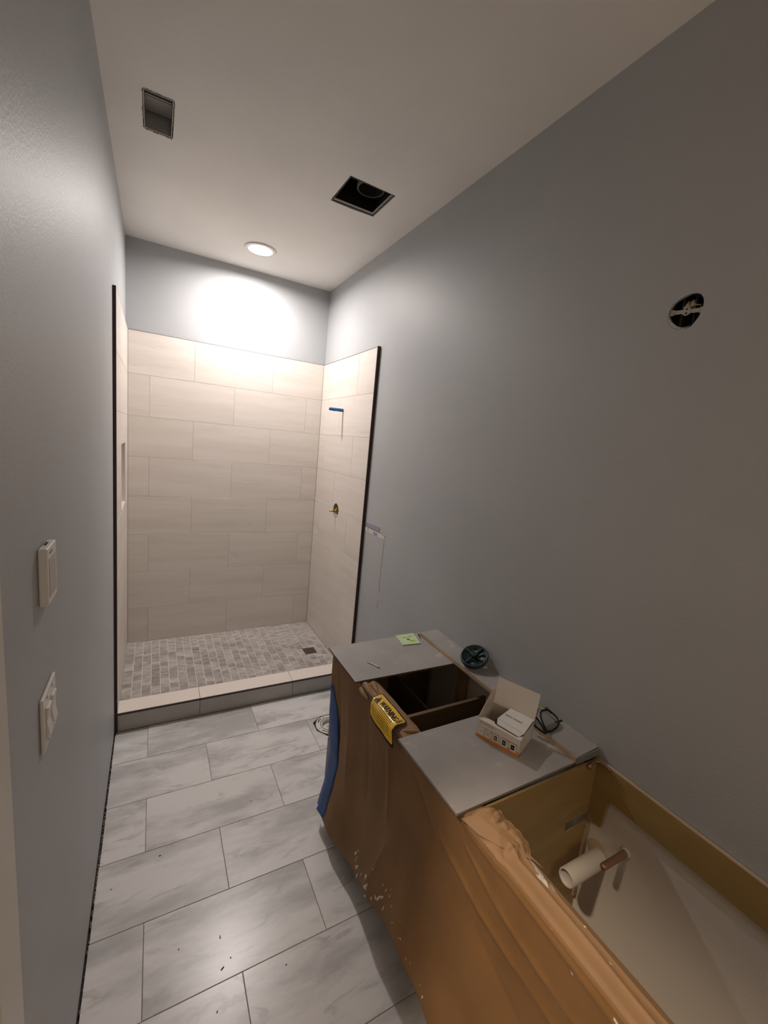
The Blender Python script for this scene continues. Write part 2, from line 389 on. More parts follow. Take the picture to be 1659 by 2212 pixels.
obj('arm', cyl(B(), (.75, YF + .02, 2.25), (.75, YF + .45, 2.25), .008), M_METAL, t, smooth=True)
obj('socket', cyl(B(), (.75, YF + .44, 2.25), (.75, YF + .485, 2.25), .022), M_METAL, t, smooth=True)

# ------------------------------------------------------------------ shower tiling
ZT = 2.4831; PW, PH = 0.612, 0.3065; G = 0.0018; TH = 0.010
ZPAN = 0.046
# grout beds
obj('grout', box(B(), 0.002, 1.507, 0.0012, YB - .0005, 0.0, ZT - .0015), M_GROUT_S, wb)
YE_L, YE_R = -1.083, -1.063
NY0, NY1, NZ0, NZ1 = -0.683, -0.300, 1.252, 1.683   # niche
gl = obj('grout', box(B(), XL + .0005, -0.0012, YE_L + .003, 0.001, 0.012, ZT - .0015), M_GROUT_S, wl)
gr = obj('grout', box(B(), 1.5102, XR - .0005, YE_R + .003, 0.001, 0.012, ZT - .0015), M_GROUT_S, wr)
def vc(x0, x1): return cyl(B(), (x0, -0.532, 1.258), (x1, -0.532, 1.258), 0.058, seg=40)
cut(wr, [vc(XR - .05, XR + .2)]); cut(gr, [vc(XR - .05, XR + .2)])
nbox = lambda: box(B(), -0.099, 0.05, NY0, NY1, NZ0, NZ1)
cut(wl, [nbox()]); cut(gl, [nbox()])
def rows(parent, axis, u0, u1, joints, plane, zlow):
    for k in range(8):
        z1 = ZT - k * PH; z0 = max(z1 - PH + G, zlow)
        a, st = joints(k)
        cuts = [u0 - G / 2] + sorted(v for v in [a + i * PW for i in range(-4, 5)] if u0 + .02 < v < u1 - .02) + [u1 + G / 2]
        for i in range(len(cuts) - 1):
            c0, c1 = cuts[i] + G / 2, cuts[i + 1] - G / 2
            uc = (c0 + c1) / 2; zc = (z0 + z1) / 2
            loc = {'y': (uc, plane, zc), 'x-': (plane, uc, zc), 'x+': (plane, uc, zc)}[axis]
            hole = None
            if axis == 'x-' and c0 < -.532 + .06 and c1 > -.532 - .06 and z0 < 1.258 + .06 and z1 > 1.258 - .06: hole = 'v'
            if axis == 'x+' and c0 < NY1 and c1 > NY0 and z0 < NZ1 and z1 > NZ0: hole = 'n'
            if hole == 'n' and c0 >= NY0 - .002 and c1 <= NY1 + .002 and z0 >= NZ0 - .002 and z1 <= NZ1 + .002: continue
            o = tile(parent, loc, c1 - c0, z1 - z0, TH, axis, M_STILE, own=bool(hole))
            if hole:
                bmh = vc(1.49, 1.53) if hole == 'v' else nbox()
                bmesh.ops.translate(bmh, verts=bmh.verts, vec=-Vector(loc)); 
                c = bpy.data.meshes.new('t'); bmesh.ops.recalc_face_normals(bmh, faces=bmh.faces); bmh.to_mesh(c); bmh.free()
                b2 = B(); b2.from_mesh(c); bpy.data.meshes.remove(c)
                cut(o, [b2])
rows(wb, 'y', 0.0012, 1.508, lambda k: ((0.449 if k % 2 == 0 else 0.142), 0), 0.0, ZPAN)
rows(wr, 'x-', YE_R, -0.0012, lambda k: ((-0.765 if k % 2 == 0 else -0.457), 0), 1.509, ZPAN)
rows(wl, 'x+', YE_L, -0.0012, lambda k: ((-0.765 if k % 2 == 0 else -0.457), 0), 0.0, ZPAN)
# dark edge strips
obj('edge_strip', box(B(), XR - .0215, XR - .0003, YE_R - .0095, YE_R - .0003, 0.001, ZT + .003, .0008), M_BRONZE, wr)
obj('edge_strip', box(B(), XL + .0003, 0.0018, YE_L - .0095, YE_L - .0003, 0.001, ZT + .003, .0008), M_BRONZE, wl)
obj('top_dark_line', box(B(), XR - .0125, XR - .0003, YE_R, -.0003, ZT + .0003, ZT + .0028), M_BRONZE, wr)  # thin dark line along the top edge of the tiling
obj('top_dark_line', box(B(), XL + .0003, -0.0012, YE_L, -.0003, ZT + .0003, ZT + .0028), M_BRONZE, wl)
obj('top_dark_line', box(B(), 0.001, 1.508, 0.0005, YB - .0003, ZT + .0003, ZT + .0028), M_BRONZE, wb)
# niche lining
t = thing('shower_niche', 'tiled recessed niche in the left shower wall with sloping cream sill', 'niche', (-0.05, -0.49, 1.252))
NX = -0.095
obj('back_panel', box(B(), NX - .003, NX, NY0 + .001, NY1 - .001, NZ0 + .001, NZ1 - .001), M_STILE, t)
for zz in (1.36, 1.53): obj('grout_line', box(B(), NX, NX + .0006, NY0 + .001, NY1 - .001, zz, zz + .002), M_GROUT_S, t)
obj('side_tile', box(B(), NX, -.0005, NY1 - .0045, NY1 - .0005, NZ0 + .001, NZ1 - .001), M_STILE, t)
obj('side_tile', box(B(), NX, -.0005, NY0 + .0005, NY0 + .0045, NZ0 + .001, NZ1 - .001), M_STILE, t)
obj('head_tile', box(B(), NX, -.0005, NY0 + .005, NY1 - .005, NZ1 - .0045, NZ1 - .0005), M_STILE, t)
bm = B(); prism(bm, [(NX, NY0 + .005, NZ0 + .001), (0.001, NY0 + .005, NZ0 + .001), (0.001, NY0 + .005, NZ0 + .012), (NX, NY0 + .005, NZ0 + .02)], (0, NY1 - NY0 - .010, 0))
obj('sill', bm, mat('pale_sill', (0.70, 0.62, 0.56), 0.3), t)

# ------------------------------------------------------------------ shower floor and curb
YI, YO, ZK = -0.953, -1.083, 0.120
t = thing('shower_pan', 'grey marble mosaic shower floor inside the curb', 'shower floor', (0.75, -0.47, 0.0))
bed = obj('grout_bed', box(B(), 0.0006, 1.5084, YI + .001, -0.0006, -0.013, ZPAN - .0018), M_GROUT_M, t)
CP = 0.0573; NC = 26; gm = 0.0034
tiles = []
DX0, DX1, DY_0, DY_1 = 1.303, 1.405, -0.621, -0.518
for i in range(NC + 1):
    x0 = 0.002 + i * CP; x1 = min(x0 + CP - gm, 1.507)
    if x1 - x0 < .012: continue
    off = (CP / 2 if i % 2 else 0)
    j = -1
    while True:
        y1 = -0.003 - off - j * CP; y0 = y1 - CP + gm; j += 1
        if y1 < YI + .006: break
        y1 = min(y1, -0.003); y0 = max(y0, YI + .003)
        if y1 - y0 < .008: continue
        if x1 > DX0 and x0 < DX1 and y1 > DY_0 and y0 < DY_1:
            # trim around the drain
            rects = []
            ax0, ax1, ay0, ay1 = x0, x1, y0, y1
            if ax0 < DX0 - .004: rects.append((ax0, DX0 - .002, ay0, ay1)); ax0 = DX0
            if ax1 > DX1 + .004: rects.append((DX1 + .002, ax1, ay0, ay1)); ax1 = DX1
            if ay0 < DY_0 - .004: rects.append((ax0, ax1, ay0, DY_0 - .002))
            if ay1 > DY_1 + .004: rects.append((ax0, ax1, DY_1 + .002, ay1))
            tiles += [r for r in rects if r[1] - r[0] > .006 and r[3] - r[2] > .006]
        else: tiles.append((x0, x1, y0, y1))
cx, cy = cam.location.x, cam.location.y
tiles.sort(key=lambda r: -(r[1] - r[0]) * (r[3] - r[2]) / (((r[0] + r[1]) / 2 - cx) ** 2 + ((r[2] + r[3]) / 2 - cy) ** 2 + 3) ** 1.5)
rest = B()
for n, (x0, x1, y0, y1) in enumerate(tiles):
    if n < 296:
        o = tile(t, ((x0 + x1) / 2, (y0 + y1) / 2, ZPAN + random.uniform(-.0004, .0004)), x1 - x0, y1 - y0, .004, 'z', M_MOS, jit=.0006)
    else: box(rest, x0, x1, y0, y1, ZPAN - .004, ZPAN + random.uniform(-.0004, .0004))
tag(obj('far_mosaic', rest, M_MOS, t), kind='stuff')
# drain
dr = obj('drain_grate', box(B(), DX0, DX1, DY_0, DY_1, ZPAN - .004, ZPAN - .001), M_DARK, t); tag(dr, label='square dark drain grate')
bm = B()
M_GRATE = mat('grate_metal', (0.30, 0.25, 0.21), 0.35, 0.6)
for k in range(8):
    x = DX0 + .002 + k * (DX1 - DX0 - .004) / 7
    box(bm, x - .0015, x + .0015, DY_0, DY_1, ZPAN - .001, ZPAN + .0008)
for k in range(7):
    y = DY_0 + .002 + k * (DY_1 - DY_0 - .004) / 6
    box(bm, DX0, DX1, y - .0015, y + .0015, ZPAN - .001, ZPAN + .0006)
o = obj('bar_grid', bm, M_GRATE, None); o.parent = dr; o.location = -worldloc(dr)
# curb
t = thing('shower_curb', 'low tiled shower curb with cream top and grey front face', 'curb', (0.75, -1.02, 0.0))
obj('core', box(B(), 0.0006, 1.5084, YO + .0105, YI - .0005, -0.013, ZK - .0095), M_GROUT_S, t)
for a, b in ((0.001, 0.449), (0.4512, 1.056), (1.0582, 1.508)):
    obj('top_tile', box(B(), a, b, YO + .003, YI + .004, ZK - .009, ZK, .0012), mat('pale_cream_tile', (0.78, 0.71, 0.65), 0.35) if a < .1 else bpy.data.materials['pale_cream_tile'], t)
for a, b in ((0.002, 0.4485), (0.4512, 1.056), (1.0585, 1.505)):
    obj('front_tile', box(B(), a, b, YO, YO + .010, 0.001, ZK - .013, .0008), M_CURBF, t)
obj('top_edge_strip', box(B(), 0.002, 1.505, YO - .0015, YO + .009, ZK - .012, ZK - .0035), M_BRONZE, t)
obj('floor_joint_bead', box(B(), 0.002, 1.505, YO - .004, YO - .0002, -.001, 0.003), M_GROUT_F, t)

# ------------------------------------------------------------------ floor tiles
PX, PY = 0.6065, 0.2985; gf = 0.0024
thin = obj('grout', box(B(), -0.004, XR - .001, YF + .01, YO + .002, -0.0135, -0.0016), M_GROUT_F, floor)
flange_c = (1.200, -1.462)
def flange_oct(z0, z1, r=0.112):
    bm = B(); pts = []
    for k in range(8):
        a = 2 * PI * k / 8 + .3; rr = r * (1.0 if k % 2 else .93)
        pts.append((flange_c[0] + rr * math.cos(a), flange_c[1] + rr * math.sin(a), z0))
    return prism(bm, pts, (0, 0, z1 - z0))
cut(thin, [flange_oct(-.05, .05)]); cut(floor, [cyl(B(), (*flange_c, -.1), (*flange_c, .05), .052, seg=32)])
yj = [-1.363 - PY * i for i in range(0, 17)]
rowsY = [(-1.0865, -1.363)] + [(yj[i], yj[i + 1]) for i in range(len(yj) - 1)]
for k, (y1, y0) in enumerate(rowsY):
    a = 0.160 if k % 2 == 0 else 0.460
    cuts = [-0.0045] + [v for v in (a + i * PX for i in range(-1, 4)) if .02 < v < XR - .02] + [XR - .001]
    for i in range(len(cuts) - 1):
        u0 = cuts[i] + (gf / 2 if i else random.uniform(-.005, .0015)); u1 = cuts[i + 1] - gf / 2
        hole = k == 1 and u0 < 1.32 and u1 > 1.08
        if k == 0: hole = u0 < 1.32 and u1 > 1.08
        loc = ((u0 + u1) / 2, (y0 + y1) / 2, random.uniform(-.0003, .0002))
        o = tile(floor, loc, u1 - u0, y1 - y0 - gf, .010, 'z', M_FTILE, own=hole)
        if hole:
            fb = flange_oct(-.05, .05); bmesh.ops.translate(fb, verts=fb.verts, vec=-Vector(loc))
            cut(o, [fb])
hf = obj('hall_planks', box(B(), HXL, XL - .121, YF, -1.7, -0.0135, 0.0), mat('hall_floor', (0.35, 0.27, 0.19), 0.5), floor)
# debris specks on the floor
bm = B()
M_DEB = mat('debris', (0.09, 0.055, 0.035), 0.9)
for (x, y, l, a) in ((.215, -2.003, .007, .3), (.37, -2.63, .0045, 1), (.43, -2.50, .003, 2), (.405, -2.42, .009, 1.6), (.40, -2.52, .011, .5), (.33, -2.72, .003, 0), (.62, -1.87, .004, .2), (.55, -1.96, .003, 1), (.5, -2.75, .004, 1), (.27, -2.40, .003, .7), (.6, -2.6, .003, 0), (.045, -2.08, .003, 1), (.78, -1.22, .004, 0), (.47, -2.87, .005, 1.2), (.56, -2.87, .006, .2)):
    Mx = Matrix.Translation((x, y, .0012)) @ Matrix.Rotation(a, 4, 'Z')
    box(bm, -l * .55, l * .55, -.0013, .0013, -.0008, .001, 0, Mx)
tag(obj('debris', bm, M_DEB), 'small dark crumbs of debris scattered over the white marble floor', 'debris', kind='stuff')
# crumbs in the gap along the left wall
bm = B()
for i in range(150):
    y = random.uniform(-2.9, -1.12)
    if random.random() < .5: y = random.choice((-1.95, -2.05, -2.2, -1.7, -2.62)) + random.uniform(-.07, .07)
    r = random.uniform(.0012, .0035)
    box(bm, -.0115, -.0115 + r * 2, y - r, y + r * 1.5, -.0135, random.uniform(-.010, -.001))
tag(obj('gap_rubble', bm, mat('mortar_crumbs', (0.25, 0.2, 0.16), 0.95), floor), kind='stuff')

# toilet flange
t = thing('toilet_flange', 'round white toilet flange set in the floor beside the vanity end', 'toilet flange', (*flange_c, 0.0))
fo = (*flange_c, 0.0)
fl = obj('flange_ring', lathe(B(), [(.050, -.05), (.050, .003), (.054, .006), (.058, .004), (.088, .004), (.092, .002), (.092, -.008), (.056, -.008), (.056, -.05)], fo, seg=64, closed=True), M_PVC, t, smooth=True)
obj('steel_collar', lathe(B(), [(.0605, .0045), (.0605, .0058), (.0635, .0058), (.0635, .0045)], fo, seg=48, closed=True), M_DARK, t)
bm = B()
for k in range(8):
    a = 2 * PI * k / 8 + .25; r = .078
    cyl(bm, (fo[0] + r * math.cos(a), fo[1] + r * math.sin(a), .0041), (fo[0] + r * math.cos(a), fo[1] + r * math.sin(a), .0049), .0035, seg=10)
obj('bolt_holes', bm, M_DARK, t)
bm = B()
for k in range(4):
    for q in range(7):
        a = 2 * PI * k / 4 + .55 + q * .07; r = .078; Mx = Matrix.Translation((fo[0] + r * math.cos(a), fo[1] + r * math.sin(a), .0045)) @ Matrix.Rotation(a, 4, 'Z')
        box(bm, -.003, .003, -.003, .003, -.0004, .0004, 0, Mx)
obj('closet_bolt_slots', bm, M_DARK, t)
cp = obj('test_cap', lathe(B(), [(.0001, -.018), (.012, -.018), (.014, -.014), (.034, -.014), (.038, -.02), (.0495, -.02), (.0495, -.03)], fo, seg=48), M_PVC, t, smooth=True)
bm = B()
for k in range(5): cyl(bm, (fo[0] - .02 + k * .009, fo[1] + .012 * math.sin(k * 2), -.0145), (fo[0] - .02 + k * .009, fo[1] + .012 * math.sin(k * 2), -.0125), .003, seg=8)
obj('cap_ribs', bm, M_GREYTXT, t)

# ------------------------------------------------------------------ wall damage beside the shower
X = XR
def wpatch(bm, pts, th=.0006): prism(bm, [(X - .0002, y, z) for y, z in pts], (-th, 0, 0))
bm = B(); wpatch(bm, [(-1.078, 1.270), (-1.20, 1.273), (-1.296, 1.276), (-1.312, 1.262), (-1.30, 1.248), (-1.20, 1.246), (-1.078, 1.247)])
wpatch(bm, [(-1.21, 1.232), (-1.275, 1.230), (-1.272, 1.208), (-1.22, 1.210)], .0012)
wpatch(bm, [(-1.12, 1.238), (-1.135, 1.238), (-1.137, 1.215), (-1.124, 1.215)], .0012)
obj('torn_paper_scar', bm, M_SCAR, wr)
bm = B(); wpatch(bm, [(-1.078, 1.240), (-1.20, 1.238), (-1.31, 1.240), (-1.345, 1.246), (-1.372, 1.236), (-1.374, 1.222), (-1.362, 1.207), (-1.345, 1.212), (-1.325, 1.203), (-1.30, 1.206), (-1.21, 1.207), (-1.15, 1.205), (-1.078, 1.208)], .0008)
wpatch(bm, [(-1.296, 1.276), (-1.316, 1.272), (-1.322, 1.258), (-1.335, 1.25), (-1.31, 1.248), (-1.30, 1.262)])
obj('plaster_scar', bm, M_SCARW, wr)
bm = B(); wpatch(bm, [(-1.078, 1.2445), (-1.2, 1.2435), (-1.31, 1.2455), (-1.375, 1.237), (-1.395, 1.234), (-1.375, 1.2345), (-1.31, 1.2425), (-1.2, 1.241), (-1.078, 1.242)], .0013)
yy = [(-1.376, 1.21), (-1.373, 1.10), (-1.370, 1.0), (-1.368, .92), (-1.372, .84)]
for a, b in zip(yy[:-1], yy[1:]): wpatch(bm, [(a[0] - .0012, a[1]), (a[0] + .0006, a[1]), (b[0] + .0006, b[1]), (b[0] - .0012, b[1])])
wpatch(bm, [(-1.365, .78), (-1.368, .78), (-1.370, .725), (-1.366, .725)])
for y, z in ((-1.378, 1.17), (-1.367, .862), (-1.386, .79), (-1.365, .656), (-1.36, .92)):
    wpatch(bm, [(y - .003, z), (y, z - .005), (y + .003, z), (y, z + .005)])
obj('knife_cut_line', bm, mat('cut_line', (0.12, 0.10, 0.10), 0.9), wr)

# unpainted primer inside the vanity
obj('primer_area', box(B(), XR - .0008, XR - .0001, -4.28, -2.04, 0.0, 0.83), M_PRIMER, wr)

# ------------------------------------------------------------------ shower fittings
t = thing('shower_arm_stub', 'blue taped shower pipe stub sticking out of the right shower wall', 'pipe', (1.509, -0.52, 2.074))
obj('pipe', cyl(B(), (1.512, -.52, 2.074), (1.400, -.52, 2.074), .0085, seg=16), M_BRASS, t, smooth=True)
bm = B(); tube(bm, [(1.5075, -.52, 2.0745), (1.49, -.521, 2.0735), (1.46, -.519, 2.0745), (1.43, -.52, 2.073), (1.40, -.5205, 2.0735), (1.390, -.52, 2.073)], [.0128, .0135, .0125, .0132, .0120, .0105], seg=18)
obj('tape_wrap', bm, mat('bright_blue_tape', (0.02, 0.13, 0.36), 0.5), t, smooth=True)
t = thing('shower_valve', 'brass shower valve stem in round dark hole in right shower wall', 'valve', (1.509, -0.532, 1.258))
obj('valve_body', lathe(box(B(), 1.53, 1.60, -.57, -.495, 1.235, 1.285, .006), [(.026, 0), (.026, .02), (.018, .022), (.018, .03)], (1.532, -.532, 1.255), (-1, 0, 0), 24), M_BRASS, t)
obj('cartridge', cyl(B(), (1.54, -.532, 1.252), (1.497, -.532, 1.252), .017, .014, seg=20), M_BRASS, t, smooth=True)
obj('stem', cyl(B(), (1.497, -.531, 1.252), (1.452, -.531, 1.250), .0062, .0052, seg=14), M_BRASS, t, smooth=True)
obj('wall_cavity', box(B(), 1.615, 1.635, -.64, -.43, 1.15, 1.37), M_DARK, t)

# ------------------------------------------------------------------ junction box hole in the right wall
JY, JZ = -3.006, 2.288
def jhole(x0, x1):
    bm = B(); pts = []
    for k in range(22):
        a = 2 * PI * k / 22; r = .0455 + .003 * math.sin(3 * a + 1) + (.004 if k in (15, 16) else 0)
        pts.append((x0, JY + r * math.cos(a), JZ + r * math.sin(a)))
    return prism(bm, pts, (x1 - x0, 0, 0))
cut(wr, [jhole(XR - .05, XR + .05), box(B(), XR + .01, XR + .06, JY - .05, JY + .05, JZ - .05, JZ + .05)])
t = thing('junction_box', 'round black electrical box with metal bracket in right wall hole', 'electrical box', (XR + .01, JY, JZ))
M_JB = mat('black_box_plastic', (0.016, 0.016, 0.014), 0.45)
obj('box_shell', lathe(B(), [(.043, 0), (.0455, 0), (.0455, .04), (.0001, .04), (.0001, .038), (.043, .038)], (XR + .008, JY, JZ), (1, 0, 0), 32), M_JB, t, smooth=True)
bm = B()
for k in (-1, 1): box(bm, XR + .012, XR + .045, JY + k * .017 - .001, JY + k * .017 + .001, JZ - .040, JZ + .040)
obj('divider_rib', bm, mat('dark_rib', (0.05, 0.048, 0.042), 0.5), t)
bm = B(); Mx = Matrix.Translation((XR + .004, JY, JZ - .002)) @ Matrix.Rotation(.09, 4, 'X')
box(bm, -.0008, .0008, -.045, .045, -.0055, .0055, 0, Mx); cyl(bm, (XR + .0024, JY, JZ - .002), (XR + .0056, JY, JZ - .002), .0115, seg=24)
box(bm, -.0012, .0012, -.045, -.034, -.008, .008, 0, Mx); box(bm, -.0012, .0012, .034, .045, -.008, .008, 0, Mx)
obj('strap', bm, mat('bright_strap', (0.46, 0.42, 0.39), 0.4, 0.3), t)
obj('strap_hole', cyl(cyl(B(), (XR + .0018, JY, JZ - .007), (XR + .0023, JY, JZ - .007), .003, seg=12), (XR + .0018, JY, JZ + .004), (XR + .0023, JY, JZ + .004), .003, seg=12), M_JB, t)
obj('screw', cyl(B(), (XR + .001, JY + .038, JZ + .0015), (XR + .0026, JY + .038, JZ + .0015), .0045, seg=12), M_METAL, t)
for (y, z, tilt) in ((-3.012, 2.310, .25), (-2.998, 2.308, -.2)):
    bm = B(); d = Vector((0.25, math.sin(tilt), 1)).normalized(); p = Vector((XR + .020, y, z))
    cyl(bm, p - d * .012, p + d * .008, .0078, .0055, seg=14); cyl(bm, p + d * .008, p + d * .011, .0055, .003, seg=14)
    obj('wire_nut', bm, M_CREAMNUT, t, smooth=True)
obj('wire', tube(B(), [(XR + .018, -3.036, 2.301), (XR + .012, -3.022, 2.303), (XR + .011, -3.006, 2.300), (XR + .014, -2.99, 2.304), (XR + .02, -2.983, 2.292)], .0022, 8), mat('wire_jacket', (.45, .36, .26), .5), t, smooth=True)
bm = B(); ra = []; rb = []; n = 26
for k in range(n + 1):
    a = -PI * .02 - k * PI * .60 / n; q = math.sin(PI * k / n)
    r0 = .0475 - .004 * q * (.6 + .4 * noise.noise(Vector((k * 1.3, 0, 0)))); r1 = .0485 + .0035 * q * (1 + noise.noise(Vector((k * .9, 5, 0))))
    ra.append((XR + .0022, JY + r0 * math.cos(a), JZ + r0 * math.sin(a))); rb.append((XR - .0007, JY + r1 * math.cos(a), JZ + r1 * math.sin(a)))
for k in range(n): quad(bm, [ra[k], ra[k + 1], rb[k + 1], rb[k]])
bmesh.ops.remove_doubles(bm, verts=bm.verts, dist=1e-6)
tl = obj('torn_plaster_lip', bm, mat('lip', (.36, .29, .23), .9), wr); sl = tl.modifiers.new('s', 'SOLIDIFY'); sl.thickness = .001

# ------------------------------------------------------------------ thermostat and switches on the left wall
t = thing('thermostat', 'white wall thermostat with beige screen above the light switches', 'thermostat', (XL, -2.71, 1.51))
ty0, ty1, tz0, tz1 = -2.768, -2.684, 1.451, 1.566
obj('body', box(B(), XL + .0006, 0.0015, ty0, ty1, tz0, tz1, .0022), M_WHITEP, t)
obj('screen', box(B(), .0012, .0022, ty0 + .012, ty1 - .012, tz0 + .014, tz1 - .022, .0003), M_BEIGE, t)
obj('vent_slot', box(B(), XL + .004, XL + .008, -2.735, -2.708, tz1 - .0002, tz1 + .0006), M_DARK, t)
obj('button_bar', box(B(), .0012, .0021, -2.748, -2.722, tz1 - .014, tz1 - .010), M_GREYTXT, t)
t = thing('light_switch_plate', 'white double rocker light switch plate below the thermostat', 'light switch', (XL, -2.72, 1.21))
sy0, sy1, sz0, sz1 = -2.793, -2.676, 1.150, 1.268
obj('plate', box(B(), XL + .0006, XL + .0068, sy0, sy1, sz0, sz1, .0022), M_WHITEP, t)
for k, yc in enumerate((-2.758, -2.712)):
    fr = obj('rocker_frame', box(B(), XL + .0065, XL + .0075, yc - .0168, yc + .0168, 1.175, 1.243), M_BUFF, t)
    bm = B(); prism(bm, [(XL + .0076, yc - .0145, 1.178), (XL + .0135, yc - .0145, 1.1785), (XL + .0085, yc - .0145, 1.209), (XL + .0125, yc - .0145, 1.2395), (XL + .0076, yc - .0145, 1.240)], (0, .029, 0))
    obj('rocker', bm, M_WHITEP, t)
    for zz in (1.162, 1.256): obj('plate_screw', cyl(B(), (XL + .0066, yc, zz), (XL + .0078, yc, zz), .0032, seg=10), M_METAL, t)

# ------------------------------------------------------------------ vanity cabinet
VX0 = 0.950; VY1 = -2.032; VY0 = -4.24; VZ = 0.846
t = thing('vanity_cabinet', 'long golden brown vanity cabinet without top along the right wall', 'cabinet', (1.23, -3.1, 0.0))
P = .018
e1 = obj('end_panel', box(B(), VX0 + .019, XR - .002, VY1 - P, VY1, 0.002, VZ), M_PLY, t)
obj('end_panel', box(B(), VX0 + .019, XR - .002, VY0, VY0 + P, 0.002, VZ), M_PLY, t)
obj('finished_end', box(B(), VX0 + .019, XR - .002, VY1 + .0003, VY1 + .004, 0.002, VZ), M_CAB, t)
dv = obj('divider_panel', box(B(), VX0 + .019, XR - .002, -3.012, -3.005, 0.10, VZ), M_PLY, t)
sl_ = prism(B(), [(x, -3.1, z) for x, z in ((1.393, .604), (1.470, .609), (1.5205, .612), (1.5205, .640), (1.502, .643), (1.390, .642))], (0, .2, 0))
bmesh.ops.translate(sl_, verts=sl_.verts, vec=-worldloc(dv)); cut(dv, [sl_])
obj('back_strip', box(B(), 1.498, XR - .0025, -3.020, -3.0125, .31, .600), M_PLYD, t)
M_PLYDK = plymat('shade_darkened_wood', (.11, .07, .03), (.16, .10, .045), (1.5, 1.5, 6))  # veneer darkened so its colour carries the shade inside the far opening
obj('drawer_back', box(B(), 1.03, 1.463, -2.515, -2.500, 0.25, .782), M_PLYDK, t)
obj('drawer_side', box(B(), 1.24, 1.252, -2.499, -2.06, 0.25, .70), M_PLYDK, t)
obj('drawer_bottom', box(B(), 1.03, 1.463, -2.499, -2.055, 0.24, .25), M_PLYDK, t)
obj('end_shade_sheet', box(B(), VX0 + .021, 1.50, VY1 - P - .005, VY1 - P - .0005, 0.12, VZ - .01), M_PLYDK, t)  # dark sheet added over the end panel to deepen the bay's shade
obj('back_post', box(B(), 1.468, 1.502, -2.345, -2.31, .10, VZ - .001), M_PLY, t)
obj('bottom_panel', box(B(), VX0 + .02, XR - .003, VY0 + P + .001, VY1 - P - .001, 0.10, 0.116), M_PLY, t)
obj('toe_kick', box(B(), 1.02, 1.036, VY0 + P, VY1 - P, 0.002, 0.099), mat('toe_grey', (.12, .12, .12), .5), t)
obj('front_rail', box(B(), VX0 + .0195, 1.003, VY0 + P + .001, VY1 - P - .001, .765, VZ - .002), M_PLY, t)
obj('back_rail', box(box(B(), 1.504, XR - .003, VY0 + P + .001, -3.0125, .737, VZ - .001), 1.504, XR - .003, -2.9955, -2.345, .80, VZ - .001), M_PLY, t)
obj('rail_edge', box(B(), 1.5045, XR - .0035, VY0 + P + .001, -3.0125, VZ - .0009, VZ + .0006), M_PLYD, t)
obj('back_panel_remnant', prism(B(), [(1.504, -3.0125, .7365), (1.504, -3.070, .7365), (1.504, -3.060, .627), (1.504, -3.0125, .616)], (.008, 0, 0)), M_PLY, t)
# grey front: frame, two doors per bay
obj('face_frame', box(B(), VX0, VX0 + .0185, VY0, VY1 + .004, 0.10, VZ - .001), M_CAB, t)
yy = VY1 - .012
for k in range(5):
    y1 = VY1 - .004 - k * .44; y0 = y1 - .434
    d = obj('door', box(B(), VX0 - .013, VX0 - .0005, y0, y1, 0.395 if k == 0 else .118, .835, .002), M_CAB, t)
d = obj('drawer_front', box(B(), VX0 - .013, VX0 - .0005, VY1 - .438, VY1 - .004, .118, .389, .002), M_CAB, t)

# ------------------------------------------------------------------ boards on the vanity
BZ0, BZ1 = 0.8515, 0.8595
def board(name, label, pts, z0, z1, m, edge):
    t = thing(name, label, 'board', ((pts[0][0] + pts[2][0]) / 2, (pts[0][1] + pts[2][1]) / 2, z0))
    obj('board_core', prism(B(), [(x, y, z0) for x, y in pts], (0, 0, z1 - z0 - .0012)), edge, t)
    obj('laminate_face', prism(B(), [(x, y, z1 - .0011) for x, y in pts], (0, 0, .0011)), m, t)
    return t
board('grey_board', 'grey laminate board on the far end of the vanity with green plate', [(.910, -2.024), (.909, -2.331), (1.519, -2.345), (1.519, -2.016)], BZ0, BZ1, M_BOARD, M_MDF)
board('grey_board', 'grey laminate board on the near part of the vanity under the open box', [(.905, -2.690), (.905, -3.005), (1.519, -2.998), (1.519, -2.688)], BZ0, BZ1, M_BOARD, plymat('grey_core', (.23, .22, .21), (.28, .27, .26)))
SZ1 = .8785
t = thing('backing_strip', 'long narrow grey plywood strip lying on the boards against the wall', 'board', (1.46, -2.52, BZ1))
pts = [(1.408, -2.052), (1.397, -3.003), (1.5195, -2.996), (1.5195, -2.045)]
obj('plywood_core', prism(B(), [(x, y, BZ1 + .0004) for x, y in pts], (0, 0, SZ1 - BZ1 - .0022)), M_PLYD, t)
obj('grey_face', prism(B(), [(x + (.002 if x < 1.45 else 0), y, SZ1 - .0017) for x, y in pts], (0, 0, .0017)), M_BOARD, t)
obj('painted_end', box(B(), 1.398, 1.5195, -3.0055, -3.0035, BZ1 - .006, SZ1 - .0005), bpy.data.materials['grey_core'], t)

